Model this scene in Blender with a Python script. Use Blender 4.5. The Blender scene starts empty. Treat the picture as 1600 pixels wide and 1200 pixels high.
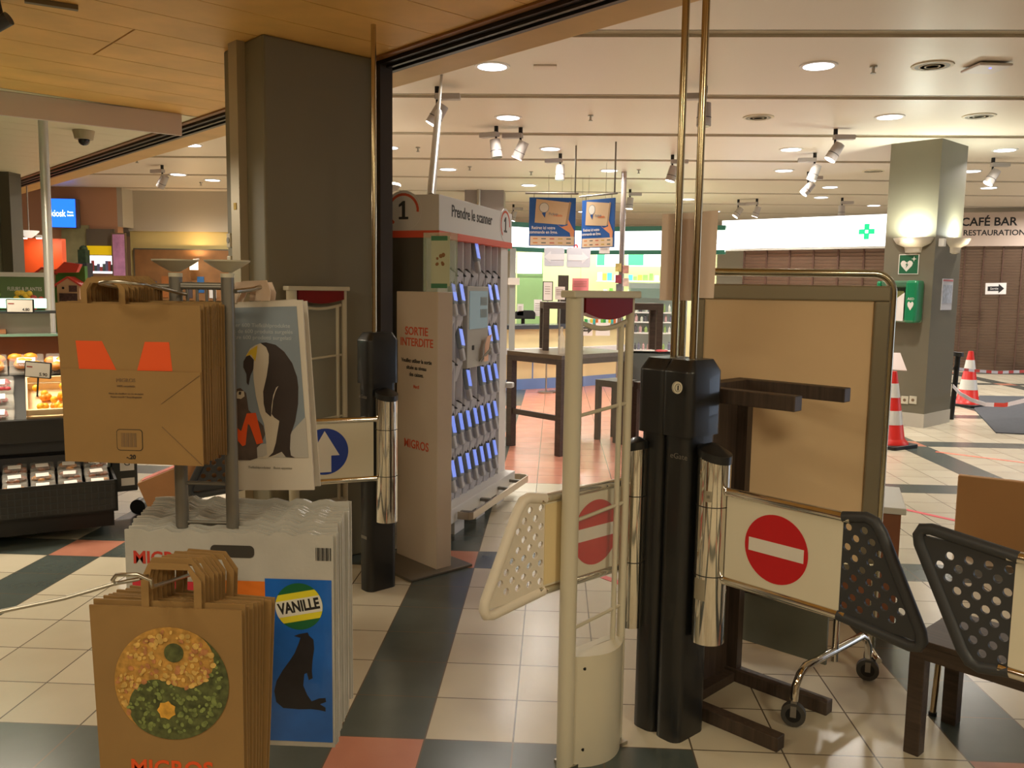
import bpy, bmesh, math, random
from mathutils import Vector, Matrix
random.seed(4)
R2 = 2 ** .5
sc = bpy.context.scene
C = sc.collection
# ---------------------------------------------------------------- camera
FPX, PITCH, ROLL, YAW, EYE = 1340.4, .11046714, .014659, .04800865, 1.522
_cy, _sy, _cp, _sp = math.cos(YAW), math.sin(YAW), math.cos(PITCH), math.sin(PITCH)
FW = Vector((-_sy * _cp, _cy * _cp, -_sp)); _r = Vector((_cy, _sy, 0)); _u = _r.cross(FW)
RT = _r * math.cos(ROLL) + _u * math.sin(ROLL); UP = -_r * math.sin(ROLL) + _u * math.cos(ROLL)
EYEP = Vector((0, 0, EYE))
cd = bpy.data.cameras.new('camera'); cam = bpy.data.objects.new('camera', cd); C.objects.link(cam)
cd.sensor_width = 36; cd.lens = FPX / 1600 * 36; cd.clip_start = .05; cd.clip_end = 200
cam.matrix_world = Matrix(((RT.x, UP.x, -FW.x, 0), (RT.y, UP.y, -FW.y, 0), (RT.z, UP.z, -FW.z, EYE), (0, 0, 0, 1)))
sc.camera = cam
def ray(px, py): return RT * ((px - 800) / FPX) - UP * ((py - 600) / FPX) + FW
def Fl(px, py, z=0.):
    d = ray(px, py); return EYEP + d * ((z - EYE) / d.z)
def At(px, py, Y):
    d = ray(px, py); return EYEP + d * (Y / d.y)
# ---------------------------------------------------------------- world, exposure
w = bpy.data.worlds.new('world'); sc.world = w; w.use_nodes = True
w.node_tree.nodes['Background'].inputs[0].default_value = (1, .80, .58, 1)
w.node_tree.nodes['Background'].inputs[1].default_value = .2
sc.view_settings.view_transform = 'Standard'; sc.view_settings.look = 'None'
sc.view_settings.gamma = 1; sc.view_settings.exposure = 0.18
def area(name, loc, size, power, col=(1, .86, .7), rot=(0, 0, 0), sy=None, spread=math.pi):
    l = bpy.data.lights.new(name, 'AREA'); l.energy = power; l.color = col; l.size = size; l.spread = spread
    if sy: l.shape = 'RECTANGLE'; l.size_y = sy
    else: l.shape = 'DISK'
    o = bpy.data.objects.new(name, l); C.objects.link(o); o.location = loc; o.rotation_euler = rot
    return o
WARM = (1, .78, .55); COOL = (1, .93, .84)
for x, y, p in ((-1.4, .4, 22), (2.0, .3, 40), (-3.6, 3.0, 20), (.2, -1.6, 30), (-3., -1.2, 24), (3.4, -1.6, 24)):      # unseen lamps added under the wooden ceiling to brighten the foreground
    area('shop_fill_lamp', (x, y, 2.74), .7, p * .92, (1, .88, .62))
area('produce_fill_lamp', (-3.5, 4.9, 2.2), .5, 48, (1, .88, .68), sy=.9)  # unseen area lamp added to brighten the trays and the ceiling nearby
# ---------------------------------------------------------------- helpers
def srgb(c):
    r = []
    for v in c:
        v /= 255.; r.append(v / 12.92 if v <= .04045 else ((v + .055) / 1.055) ** 2.4)
    return (*r, 1)
_M = {}
def mat(name, c, rough=.5, metal=0., emit=0., noise=0., ns=8., alpha=1., trans=0., coat=0., bump=0., stretch=None):
    if name in _M: return _M[name]
    m = bpy.data.materials.new(name); m.use_nodes = True; nt = m.node_tree; b = nt.nodes['Principled BSDF']
    col = srgb(c); b.inputs['Base Color'].default_value = col
    b.inputs['Roughness'].default_value = rough; b.inputs['Metallic'].default_value = metal
    b.inputs['Alpha'].default_value = alpha; b.inputs['Transmission Weight'].default_value = trans
    b.inputs['Coat Weight'].default_value = coat
    if emit: b.inputs['Emission Color'].default_value = col; b.inputs['Emission Strength'].default_value = emit
    if noise or bump:
        tc = nt.nodes.new('ShaderNodeTexCoord'); mp = nt.nodes.new('ShaderNodeMapping'); nz = nt.nodes.new('ShaderNodeTexNoise')
        nz.inputs['Scale'].default_value = ns; nz.inputs['Detail'].default_value = 5
        if stretch: mp.inputs['Scale'].default_value = stretch
        nt.links.new(tc.outputs['Object'], mp.inputs[0]); nt.links.new(mp.outputs[0], nz.inputs['Vector'])
        if noise:
            rp = nt.nodes.new('ShaderNodeValToRGB')
            rp.color_ramp.elements[0].position = .3; rp.color_ramp.elements[1].position = .7
            rp.color_ramp.elements[0].color = tuple(v * (1 - noise) for v in col[:3]) + (1,)
            rp.color_ramp.elements[1].color = tuple(min(1, v * (1 + noise)) for v in col[:3]) + (1,)
            nt.links.new(nz.outputs['Fac'], rp.inputs[0]); nt.links.new(rp.outputs[0], b.inputs['Base Color'])
        if bump:
            bp = nt.nodes.new('ShaderNodeBump'); bp.inputs['Strength'].default_value = bump; bp.inputs['Distance'].default_value = .004
            nt.links.new(nz.outputs['Fac'], bp.inputs['Height']); nt.links.new(bp.outputs[0], b.inputs['Normal'])
    _M[name] = m; return m
def axes(ax, ay, O=(0, 0, 0)):
    """frame whose local x is ax, local y is ay, local z their cross product"""
    ax = Vector(ax).normalized(); az = ax.cross(Vector(ay)).normalized(); ay = az.cross(ax)
    return Matrix(((ax.x, ay.x, az.x, O[0]), (ax.y, ay.y, az.y, O[1]), (ax.z, ay.z, az.z, O[2]), (0, 0, 0, 1)))
class MB:
    def __init__(s): s.b = bmesh.new()
    def box(s, x, y, z, sx, sy, sz, rz=0, M=None):
        m = Matrix.Translation((x, y, z)) @ Matrix.Rotation(rz, 4, 'Z') @ Matrix.Diagonal((sx, sy, sz, 1))
        if M: m = M @ m
        bmesh.ops.create_cube(s.b, size=1, matrix=m); return s
    def lo(s, x0, y0, z0, x1, y1, z1): return s.box((x0 + x1) / 2, (y0 + y1) / 2, (z0 + z1) / 2, abs(x1 - x0), abs(y1 - y0), abs(z1 - z0))
    def bar(s, a, b, t, h=None, up=(0, 0, 1)):
        a = Vector(a); b = Vector(b); d = b - a; h = h or t
        upv = Vector(up)
        if abs(d.normalized().dot(upv)) > .99: upv = Vector((1, 0, 0))
        m = axes(d, upv.cross(d), (a + b) / 2); bmesh.ops.create_cube(s.b, size=1, matrix=m @ Matrix.Diagonal((d.length, t, h, 1))); return s
    def cyl(s, a, b, r, r2=None, n=20, cap=True):
        a = Vector(a); b = Vector(b); d = b - a; q = d.to_track_quat('Z', 'Y').to_matrix().to_4x4()
        bmesh.ops.create_cone(s.b, cap_ends=cap, segments=n, radius1=r, radius2=r if r2 is None else r2, depth=d.length, matrix=Matrix.Translation((a + b) / 2) @ q); return s
    def ball(s, c, r, sc3=(1, 1, 1), n=12):
        bmesh.ops.create_uvsphere(s.b, u_segments=n * 2, v_segments=n, radius=r, matrix=Matrix.Translation(c) @ Matrix.Diagonal((*sc3, 1))); return s
    def tube(s, pts, r, n=10, closed=False):
        pts = [Vector(p) for p in pts]; rings = []; N = len(pts)
        nrm = None
        for i, p in enumerate(pts):
            if closed: t = (pts[(i + 1) % N] - pts[i - 1])
            else: t = pts[min(i + 1, N - 1)] - pts[max(i - 1, 0)]
            t.normalize()
            if nrm is None:
                nrm = t.cross(Vector((0, 0, 1)));
                if nrm.length < .1: nrm = t.cross(Vector((1, 0, 0)))
            nrm = (nrm - t * nrm.dot(t)).normalized(); bn = t.cross(nrm)
            rings.append([s.b.verts.new(p + nrm * math.cos(2 * math.pi * k / n) * r + bn * math.sin(2 * math.pi * k / n) * r) for k in range(n)])
        for i in range(N if closed else N - 1):
            A_, B_ = rings[i], rings[(i + 1) % N]
            for k in range(n): s.b.faces.new((A_[k], A_[(k + 1) % n], B_[(k + 1) % n], B_[k]))
        if not closed: s.b.faces.new(rings[0][::-1]); s.b.faces.new(rings[-1])
        return s
    def lathe(s, prof, c=(0, 0, 0), n=28, M=None):
        c = Vector(c); rings = []
        for r, z in prof:
            ring = [Vector((math.cos(2 * math.pi * k / n) * r, math.sin(2 * math.pi * k / n) * r, z)) for k in range(n)]
            rings.append([s.b.verts.new((M @ v if M else v) + c) for v in ring])
        for A_, B_ in zip(rings, rings[1:]):
            for k in range(n): s.b.faces.new((A_[k], A_[(k + 1) % n], B_[(k + 1) % n], B_[k]))
        s.b.faces.new(rings[0][::-1]); s.b.faces.new(rings[-1]); return s
    def prism(s, poly, z0, z1, M=None):
        f = lambda x, y, z: (M @ Vector((x, y, z))) if M else Vector((x, y, z))
        A_ = [s.b.verts.new(f(x, y, z0)) for x, y in poly]; B_ = [s.b.verts.new(f(x, y, z1)) for x, y in poly]; n = len(poly)
        s.b.faces.new(A_[::-1]); s.b.faces.new(B_)
        for k in range(n): s.b.faces.new((A_[k], A_[(k + 1) % n], B_[(k + 1) % n], B_[k]))
        return s
    def build(s, name, m, parent=None, bevel=0., smooth=False, M=None, **kw):
        bmesh.ops.recalc_face_normals(s.b, faces=s.b.faces)
        if M: bmesh.ops.transform(s.b, matrix=M, verts=s.b.verts)
        me = bpy.data.meshes.new(name); s.b.to_mesh(me); s.b.free(); me.materials.append(m)
        o = bpy.data.objects.new(name, me); C.objects.link(o)
        if parent: o.parent = parent
        if smooth:
            for p in me.polygons: p.use_smooth = True
            md = o.modifiers.new('edge', 'EDGE_SPLIT'); md.split_angle = math.radians(40)
        if bevel:
            md = o.modifiers.new('bevel', 'BEVEL'); md.width = bevel; md.segments = 2; md.limit_method = 'ANGLE'
        for k, v in kw.items(): o[k] = v
        return o
def circ(r, n=32, c=(0, 0)): return [(c[0] + r * math.cos(2 * math.pi * k / n), c[1] + r * math.sin(2 * math.pi * k / n)) for k in range(n)]
def rrect(x0, y0, x1, y1, r, n=5):
    o = []
    for cx, cy, a in ((x1 - r, y0 + r, -90), (x1 - r, y1 - r, 0), (x0 + r, y1 - r, 90), (x0 + r, y0 + r, 180)):
        for k in range(n + 1): t = math.radians(a + 90 * k / n); o.append((cx + r * math.cos(t), cy + r * math.sin(t)))
    return o
def thing(name, label, cat, M=None, group=None, loc=None):
    o = bpy.data.objects.new(name, None); C.objects.link(o); o.empty_display_size = .1
    if M is not None: o.matrix_world = M
    if loc is not None: o.location = loc
    o['label'] = label; o['category'] = cat
    if group: o['group'] = group
    return o
def tag(o, label, cat, group=None, kind=None):
    o['label'] = label; o['category'] = cat
    if group: o['group'] = group
    if kind: o['kind'] = kind
    return o
def struct(o): o['kind'] = 'structure'; return o
def copy_tree(o, parent=None):
    c = o.copy(); C.objects.link(c); c.parent = parent
    for ch in list(o.children): copy_tree(ch, c)
    return c
def text(s, size, m, parent, M, name='lettering', align='CENTER', depth=.0006, bold=0., sx=1.):
    """lettering as a thin mesh: local x right, local y up in frame M"""
    cu = bpy.data.curves.new('t', 'FONT'); cu.body = s; cu.size = size; cu.align_x = align; cu.align_y = 'CENTER'
    cu.extrude = depth; cu.offset = bold; cu.resolution_u = 3
    t = bpy.data.objects.new('t', cu); C.objects.link(t)
    dg = bpy.context.evaluated_depsgraph_get(); me = bpy.data.meshes.new_from_object(t.evaluated_get(dg))
    bpy.data.objects.remove(t); me.transform(M @ Matrix.Diagonal((sx, 1, 1, 1))); me.materials.clear(); me.materials.append(m); me.name = name
    o = bpy.data.objects.new(name, me); C.objects.link(o); o.parent = parent; return o
def V(a, b): return (Vector(b) - Vector(a))
XZ = Matrix(((1, 0, 0, 0), (0, 0, -1, 0), (0, 1, 0, 0), (0, 0, 0, 1)))   # local xy plane -> world XZ, facing -Y
def up(x, y, z): return Matrix.Translation((x, y, z)) @ XZ
def D(s, t, z=0.): return Vector(((s + t) / R2, (t - s) / R2, z))          # building's 45 degree grid
A45 = -math.pi / 4
# ---------------------------------------------------------------- materials
chrome = mat('chrome', (225, 222, 215), .07, 1)
steel = mat('brushed_steel', (185, 182, 172), .3, 1)
gold = mat('brassy_steel', (190, 174, 142), .18, 1)
black = mat('black_plastic', (26, 27, 28), .38, coat=.2)
blackm = mat('matt_black', (22, 21, 20), .6)
dgrey = mat('dark_grey_plastic', (52, 54, 58), .5)
white = mat('white_paint', (226, 222, 214), .45)
cream = mat('cream_plastic', (202, 196, 176), .4)
panelw = mat('wing_panel_white', (222, 216, 196), .4)
red = mat('sign_red', (196, 22, 30), .4)
maroon = mat('maroon_plastic', (122, 20, 22), .3)
orange = mat('print_orange', (226, 84, 28), .6)
ink = mat('black_ink', (30, 28, 28), .7)
greyink = mat('grey_ink', (120, 96, 70), .7)
paperm = mat('white_paper', (235, 230, 226), .7)
wengue = mat('dark_stained_wood', (70, 57, 48), .5, noise=.3, ns=6, stretch=(1, 12, 12))
kraft = mat('kraft_paper', (148, 115, 68), .75, noise=.07, ns=5, bump=.15)
kraft2 = mat('kraft_paper_inside', (128, 96, 56), .8, noise=.12, ns=9)
steelgrey = mat('grey_painted_metal', (128, 124, 116), .42, .5)
glass = mat('clear_acrylic', (240, 248, 244), .05, alpha=.06)
lit = mat('lamp_glow', (255, 244, 224), .5, emit=14)
litc = mat('downlight_glow', (232, 240, 255), .5, emit=5)
# ---------------------------------------------------------------- structure
def node_math(nt, op, a, b=None, c=None):
    n = nt.nodes.new('ShaderNodeMath'); n.operation = op
    for k, v in enumerate((a, b, c)):
        if v is None: continue
        if isinstance(v, (int, float)): n.inputs[k].default_value = v
        else: nt.links.new(v, n.inputs[k])
    return n.outputs[0]
def floor_material():
    m = bpy.data.materials.new('floor_tiles'); m.use_nodes = True; nt = m.node_tree; b = nt.nodes['Principled BSDF']
    geo = nt.nodes.new('ShaderNodeNewGeometry'); sep = nt.nodes.new('ShaderNodeSeparateXYZ'); nt.links.new(geo.outputs['Position'], sep.inputs[0])
    mm = lambda *a: node_math(nt, *a)
    i = mm('ADD', mm('DIVIDE', sep.outputs[0], .3), 1.369 + 70); j = mm('ADD', mm('DIVIDE', sep.outputs[1], .3), -9.141 + 70)
    fi, fj = mm('FLOOR', i), mm('FLOOR', j)
    eq = lambda a, v: mm('COMPARE', a, v, .1)
    bi = eq(mm('MODULO', fi, 7), 6); bj = eq(mm('MODULO', fj, 7), 6)
    exc = mm('MULTIPLY', eq(fj, 69), mm('MULTIPLY', mm('GREATER_THAN', fi, 72.5), mm('LESS_THAN', fi, 75.5)))
    terr = mm('MULTIPLY', bi, bj)
    zone = mm('MULTIPLY', mm('GREATER_THAN', fj, 82.5), mm('MULTIPLY', mm('GREATER_THAN', fi, 69.5), mm('LESS_THAN', fi, 76.5)))
    terr = mm('MAXIMUM', terr, zone)
    dark = mm('MULTIPLY', mm('MAXIMUM', bi, bj), mm('SUBTRACT', 1, exc))
    comb = nt.nodes.new('ShaderNodeCombineXYZ'); nt.links.new(fi, comb.inputs[0]); nt.links.new(fj, comb.inputs[1])
    wn = nt.nodes.new('ShaderNodeTexWhiteNoise'); nt.links.new(comb.outputs[0], wn.inputs['Vector'])
    nz = nt.nodes.new('ShaderNodeTexNoise'); nz.inputs['Scale'].default_value = 5; nz.inputs['Detail'].default_value = 6; nt.links.new(geo.outputs['Position'], nz.inputs['Vector'])
    def mix(f, a, c):
        n = nt.nodes.new('ShaderNodeMix'); n.data_type = 'RGBA'
        if isinstance(f, float): n.inputs[0].default_value = f
        else: nt.links.new(f, n.inputs[0])
        for k, v in ((6, a), (7, c)):
            if isinstance(v, tuple): n.inputs[k].default_value = v
            else: nt.links.new(v, n.inputs[k])
        return n.outputs[2]
    cr = mix(mm('MULTIPLY', mm('ADD', wn.outputs[0], nz.outputs[0]), .5), srgb((186, 176, 154)), srgb((214, 205, 184)))
    col = mix(dark, cr, mix(nz.outputs[0], srgb((66, 74, 72)), srgb((88, 96, 92))))
    col = mix(terr, col, mix(nz.outputs[0], srgb((176, 112, 92)), srgb((204, 142, 118))))
    di = mm('ABSOLUTE', mm('SUBTRACT', mm('FRACT', i), .5)); dj = mm('ABSOLUTE', mm('SUBTRACT', mm('FRACT', j), .5))
    gr = mm('GREATER_THAN', mm('MAXIMUM', di, dj), .4905)
    col = mix(gr, col, srgb((96, 86, 74)))
    nt.links.new(col, b.inputs['Base Color']); b.inputs['Roughness'].default_value = .24
    bp = nt.nodes.new('ShaderNodeBump'); bp.inputs['Strength'].default_value = .12; bp.inputs['Distance'].default_value = .002
    nt.links.new(mm('SUBTRACT', nz.outputs[0], gr), bp.inputs['Height']); nt.links.new(bp.outputs[0], b.inputs['Normal'])
    return m
struct(MB().lo(-16, -4, -.1, 18, 32, 0).build('floor', floor_material()))
# wooden shop ceiling: boards running along the 45 degree grid, z = 2.76, ends at the sliding-door track
wood = mat('ceiling_wood', (226, 176, 98), .5, noise=.12, ns=3, stretch=(1, 1, 1))
ZS, ZM = 2.76, 3.25
mb = MB(); k0 = -9.15
def dbox(mb, s0, s1, t0, t1, z0, z1):
    mb.prism([tuple(D(s0, t0)[:2]), tuple(D(s1, t0)[:2]), tuple(D(s1, t1)[:2]), tuple(D(s0, t1)[:2])], z0, z1)
sb = -6.45
while sb < 8:
    s1 = sb + .3255
    if abs(sb + .3255 * 0 - (-6.45 + 5 * .3255)) < .01 or abs(sb - (-6.45 + 4 * .3255)) < .01:   # the two boards with a cross joint
        dbox(mb, sb + .003, s1 - .003, -6, 1.545, ZS, ZS + .03); dbox(mb, sb + .003, s1 - .003, 1.555, 2.70, ZS, ZS + .03)
    else: dbox(mb, sb + .003, s1 - .003, -6, 2.70, ZS, ZS + .03)
    sb = s1
struct(mb.build('ceiling', wood))
mb = MB(); dbox(mb, -14, 9, -7, 2.72, ZS + .034, ZS + .06); struct(mb.build('ceiling', mat('ceiling_void', (30, 22, 14), .9)))
mb = MB(); sb = -6.47
pale = mat('ceiling_pale_boards', (232, 222, 190), .5)
while sb > -13:
    dbox(mb, sb - .32, sb, -6, 2.70, ZS, ZS + .03); sb -= .325
struct(mb.build('ceiling', pale))
mb = MB(); dbox(mb, -14, 9, 2.86, 3.14, ZS - .005, ZM + .1); struct(mb.build('trim_1', mat('fascia_wood', (206, 164, 96), .5, noise=.08, ns=3)))
mb = MB(); dbox(mb, -14, 9, 2.705, 2.86, ZS - .03, ZS + .03); dbox(mb, -14, 9, 2.74, 2.76, ZS - .045, ZS - .03); dbox(mb, -14, 9, 2.80, 2.83, ZS - .045, ZS - .03)
struct(mb.build('trim_2', mat('track_metal', (60, 54, 48), .4, .6)))
mb = MB(); dbox(mb, -14, 9, 2.66, 2.70, ZS - .012, ZS + .03); struct(mb.build('trim_3', mat('edge_wood', (140, 92, 44), .5)))
# mall ceiling: broad metal panels with recessed joints
mallc = mat('mall_ceiling_panel', (220, 208, 190), .42)
mb = MB()
ys = [6.06 + 1.905 * k for k in range(-2, 12)]
for y in ys:
    mb.lo(-16, y + .085, ZM, 18, y + 1.905 - .085, ZM + .04)
zc = mb
def clip_diag(o):
    """cut the mall ceiling away on the shop side of the fascia"""
    b = bmesh.new(); b.from_mesh(o.data)
    r = bmesh.ops.bisect_plane(b, geom=b.verts[:] + b.edges[:] + b.faces[:], plane_co=D(0, 3.0), plane_no=Vector((1, 1, 0)).normalized(), clear_inner=True)
    b.to_mesh(o.data); b.free(); return o
struct(clip_diag(mb.build('ceiling', mallc)))
struct(clip_diag(MB().lo(-16, 2, ZM + .02, 18, 32, ZM + .2).build('ceiling', mat('ceiling_recess', (168, 156, 128), .6))))
mb = MB()
for y in ys: mb.lo(-16, y - .085, ZM - .001, 18, y - .075, ZM + .03)
struct(clip_diag(mb.build('ceiling', mat('recess_line', (90, 82, 66), .6))))
# valance board hanging under the pale ceiling part
a, b_ = Fl(283, 178, ZS), Fl(-160, 121, ZS)
mb = MB(); mb.bar((a.x, a.y, ZS - .08), (b_.x, b_.y, ZS - .08), .025, .155)
o = mb.build('valance_board', mat('valance_white', (214, 196, 184), .5), bevel=.003)
tag(o, 'long pinkish white board hanging from the edge of the wooden ceiling at left', 'panel')
# big grey column, two-tone, with aluminium corner
taupe = mat('column_taupe', (122, 116, 96), .6, noise=.03, ns=2)
c0 = D(-4.108, 2.03)
s0, t0 = (c0.x - c0.y) / R2, (c0.x + c0.y) / R2; s0_col, t0_col = s0, t0
col = MB(); dbox(col, s0 - .46, s0, t0, t0 + .66, 0, ZS); struct(col.build('wall_column', taupe, bevel=.012))
mb = MB(); dbox(mb, s0 - .30, s0 - .2, t0 - .045, t0, 0, ZS)
struct(mb.build('trim_4', mat('aluminium_strip', (176, 164, 140), .45, .3)))
mb = MB(); dbox(mb, s0 - .05, s0 + .03, 2.70, 2.78, 0, ZS - .03); struct(mb.build('trim_5', mat('door_frame_dark', (62, 54, 46), .5)))
# far left door post
mb = MB(); p = Fl(-30, 279, ZS); q = Fl(22, 270, ZS)
mb.bar((p.x - .5, p.y - .2, 1.38), (q.x - .12, q.y, 1.38), .3, 2.76); struct(mb.build('wall_left', mat('wall_grey', (150, 142, 124), .6)))
mb = MB(); mb.lo(q.x - .12, q.y - .1, 0, q.x, q.y + .12, ZS); struct(mb.build('trim_6', mat('post_dark', (96, 90, 78), .5)))
# walls of the mall, far left (z plane Y = 17)
wl = mat('wall_peach', (196, 150, 116), .6); wg = mat('wall_pale_grey', (186, 178, 160), .6); wy = mat('wall_yellow', (206, 186, 122), .6)
def wallq(name, x0, x1, y0, y1, z0, z1, m): return struct(MB().lo(x0, y0, z0, x1, y1, z1).build(name, m))
wallq('wall_back_left', -16, At(182, 300, 15.6).x, 15.6, 15.8, 0, ZM + .2, wl)
wallq('wall_back_middle', At(182, 300, 15.6).x, At(182, 300, 15.6).x + .1, 15.6, 17.5, 2.55, ZM + .2, wg)
wallq('wall_back_middle_upper', At(182, 300, 15.6).x, -3.2, 16.0, 16.2, At(300, 362, 16).z, ZM + .2, wg)
wallq('wall_back_middle_lower', At(182, 300, 15.6).x, -3.2, 16.05, 16.2, 0, At(300, 362, 16).z, wy)
wallq('wall_back', -3.2, 18, 25, 25.2, 0, ZM + .2, mat('wall_far', (214, 206, 190), .7))
wallq('wall_far_left', -16.2, -16, -4, 32, 0, ZM + .2, wl)
wallq('wall_right', 17, 17.2, -4, 26, 0, ZM + .2, wl)
wallq('wall_behind', -16, 18, -4.2, -4, 0, ZM + .2, mat('wall_shop', (170, 150, 120), .7))

# ---------------------------------------------------------------- gate posts, wings
def gate_post(x, y, rz, label):
    """black post: stadium section body, larger chamfered head, chrome pivot tube in front (local +x)"""
    t = thing('gate_post', label, 'gate post', Matrix.Translation((x, y, 0)) @ Matrix.Rotation(rz, 4, 'Z'))
    body = MB(); body.prism(rrect(-.050, -.085, .050, .085, .034), 0, 1.06); body.build('post_body', black, t, smooth=True)
    h = MB(); a = rrect(-.062, -.092, .062, .092, .03)
    rings = [(1., 1.05), (1., 1.262), (.72, 1.30)]
    vs = [[h.b.verts.new((px * s, py * s, z)) for px, py in a] for s, z in rings]
    n = len(a); h.b.faces.new(vs[0][::-1]); h.b.faces.new(vs[-1])
    for A_, B_ in zip(vs, vs[1:]):
        for k in range(n): h.b.faces.new((A_[k], A_[(k + 1) % n], B_[(k + 1) % n], B_[k]))
    h.build('post_head', black, t, smooth=True, bevel=.004)
    return t
def pivot(parent, x, y, r=.0545, z0=.37, z1=1.0):
    c = MB(); c.cyl((x, y, z0), (x, y, z1), r, n=40)
    # slanted top
    for v in c.b.verts:
        if v.co.z > .9: v.co.z += (x - v.co.x) * .25
    p = c.build('pivot_tube', chrome, parent, smooth=True)
    for zz in (z1 - .17, .60): MB().cyl((x, y, zz), (x, y, zz + .003), r + .0008, n=40).build('joint_ring', blackm, p)
    cap = MB(); cap.cyl((x, y, z1 - .016), (x, y, z1 + .01), r + .002, n=40)
    cap.cyl((x, y, z1 + .01), (x, y, z1 + .03), r * .98, r * .3, n=40)
    for v in cap.b.verts: v.co.z += (x - v.co.x) * .25
    cap.build('pivot_cap', black, parent, smooth=True)
    return p
def tip_outline(L0, sgn=1):
    """trapezoid end piece in (along, z) coordinates"""
    return [(0, -.02), (.215, -.035), (.238, -.03), (.246, -.012), (.242, .012), (.115, .272), (.095, .298), (.07, .306), (0, .306)]
def wing(parent_thing, x, y, rz, L, tipm, sign, side=1, tipL=1., split=0., flip=False):
    """two chrome tubes, a white panel with the sign, perforated plastic tip; local +x along the wing, z 0.59..0.89"""
    t = parent_thing
    G = Matrix.Translation((x, y, .59)) @ Matrix.Rotation(rz, 4, 'Z')
    for z in (0, .292):
        MB().cyl((0, 0, z), (L + .02, 0, z), .0155, n=16).build('wing_tube', chrome, t, smooth=True, M=G)
    MB().lo(.015, -.006, .0, L, .006, .292).build('wing_panel', panelw, t, M=G)
    if split: MB().lo(L - split, -.0075, .02, L, .0075, .275).build('wing_panel_strip', mat('ivory_strip', (226, 206, 160), .5), t, M=G)
    f = -1 if side > 0 else 1
    S = G @ axes((1, 0, 0) if f < 0 else (-1, 0, 0), (0, 0, 1), (sign[1], f * .0068, .146))
    if sign[0] == 'stop':
        d = MB().prism(circ(.108, 48), 0, .0008).build('no_entry_disc', red, t, M=S)
        MB().prism([(-.094, -.021), (.094, -.021), (.094, .021), (-.094, .021)], .0008, .0014).build('white_bar', white, d, M=S)
    elif sign[0] == 'arrow':
        d = MB().prism(circ(.112, 48), 0, .0008).build('blue_disc', mat('sign_blue', (28, 62, 160), .4), t, M=S)
        MB().prism([(-.03, -.1), (.03, -.1), (.03, -.02), (.07, -.02), (0, .1), (-.07, -.02), (-.03, -.02)], .0008, .0014).build('white_arrow', white, d, M=S)
    if tipm:
        out = tip_outline(0); Mx = G @ axes((1, 0, 0), (0, 0, 1), (L - .004, 0, 0))
        out = [(a * tipL, b) for a, b in out]
        if flip: Mx = Mx @ Matrix.Translation((0, .292, 0)) @ Matrix.Diagonal((1, -1, 1, 1))
        rim = MB(); rim.tube([Mx @ Vector((a, b, 0)) for a, b in [(0, 0)] + [(a * .98, b * .97 + .008) for a, b in out[1:-1]] + [(0, .292)]], .0165, n=12)
        rim.build('wing_tip_rim', tipm, t, smooth=True)
        # perforated web: a sheet with real round holes, built by a boolean
        web = MB().prism([(-.0, .0), (.236 * tipL, -.006), (.098 * tipL, .292), (0, .29)], -.005, .005).build('wing_tip', tipm, t, M=Mx)
        cut = MB(); r0 = .0112
        for a in range(9):
            for b in range(5):
                u = .018 + a * .0235; v = .034 + b * .058 + (.029 if a % 2 else 0)
                if u > .212 - (v / .29) * .128 or v > .268: continue
                cut.cyl(Mx @ Vector((u, v, -.03)), Mx @ Vector((u, v, .03)), r0, n=14)
        c = cut.build('cutter', tipm, t); bpy.context.view_layer.update(); md = web.modifiers.new('holes', 'BOOLEAN'); md.object = c; md.operation = 'DIFFERENCE'; md.solver = 'EXACT'
        dg = bpy.context.evaluated_depsgraph_get(); nm = bpy.data.meshes.new_from_object(web.evaluated_get(dg)); web.modifiers.clear(); web.data = nm
        bpy.data.objects.remove(c)
def place_in(parent, px, py):
    return parent.matrix_world.inverted() @ Vector((px, py, 0))
bpy.context.view_layer.update()
def W(parent): bpy.context.view_layer.update(); return parent
# front right post
g1 = gate_post(.462, 2.86, A45, 'front black barrier post of the right gate, with oval badge and dark-tipped no-entry wing'); W(g1)
pivot(g1, .108, -.012); q = place_in(g1, .565, 2.70)
wing(g1, .150, -.010, 0, .405, dgrey, ('stop', .195))
S = g1.matrix_world.inverted() @ axes((1, .25, 0), (0, 0, 1), At(1059, 606, 2.742))
mb = MB().prism([(x, y * 1.25) for x, y in circ(.0155, 24)], -.012, .001).build('oval_badge', cream, g1, M=S)
MB().prism([(x, y * 1.25) for x, y in circ(.0105, 24)], .001, .0016).build('badge_centre', ink, mb, M=S); MB().prism([(x, y * 1.25) for x, y in circ(.0092, 24)], .0016, .002).build('badge_face', cream, mb, M=S)
MB().lo(-.002, -.008, .002, .002, .008, .003).build('badge_mark', ink, mb, M=S)
text('eGate', .026, steelgrey, g1, axes((1, 0, 0), (0, 0, 1), (.02, -.0862, .985)), sx=1.1, name='post_lettering')
def patch(a0, a1, z0, z1, m, name):
    b = MB(); pts = [(.108 + .0556 * math.cos(math.radians(a)), -.012 + .0556 * math.sin(math.radians(a))) for a in range(a0, a1 + 1, 5)]; inn = [(.108 + .0548 * math.cos(math.radians(a)), -.012 + .0548 * math.sin(math.radians(a))) for a in range(a1, a0 - 1, -5)]
    b.prism(pts + inn, z0, z1).build(name, m, g1)
patch(-115, -70, .52, .59, mat('label_grey', (150, 142, 122), .6), 'pivot_label'); patch(-85, -60, .85, .885, mat('label_grey', (150, 142, 122), .6), 'pictogram_sticker'); patch(-77, -67, .862, .872, blackm, 'pictogram')
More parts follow.
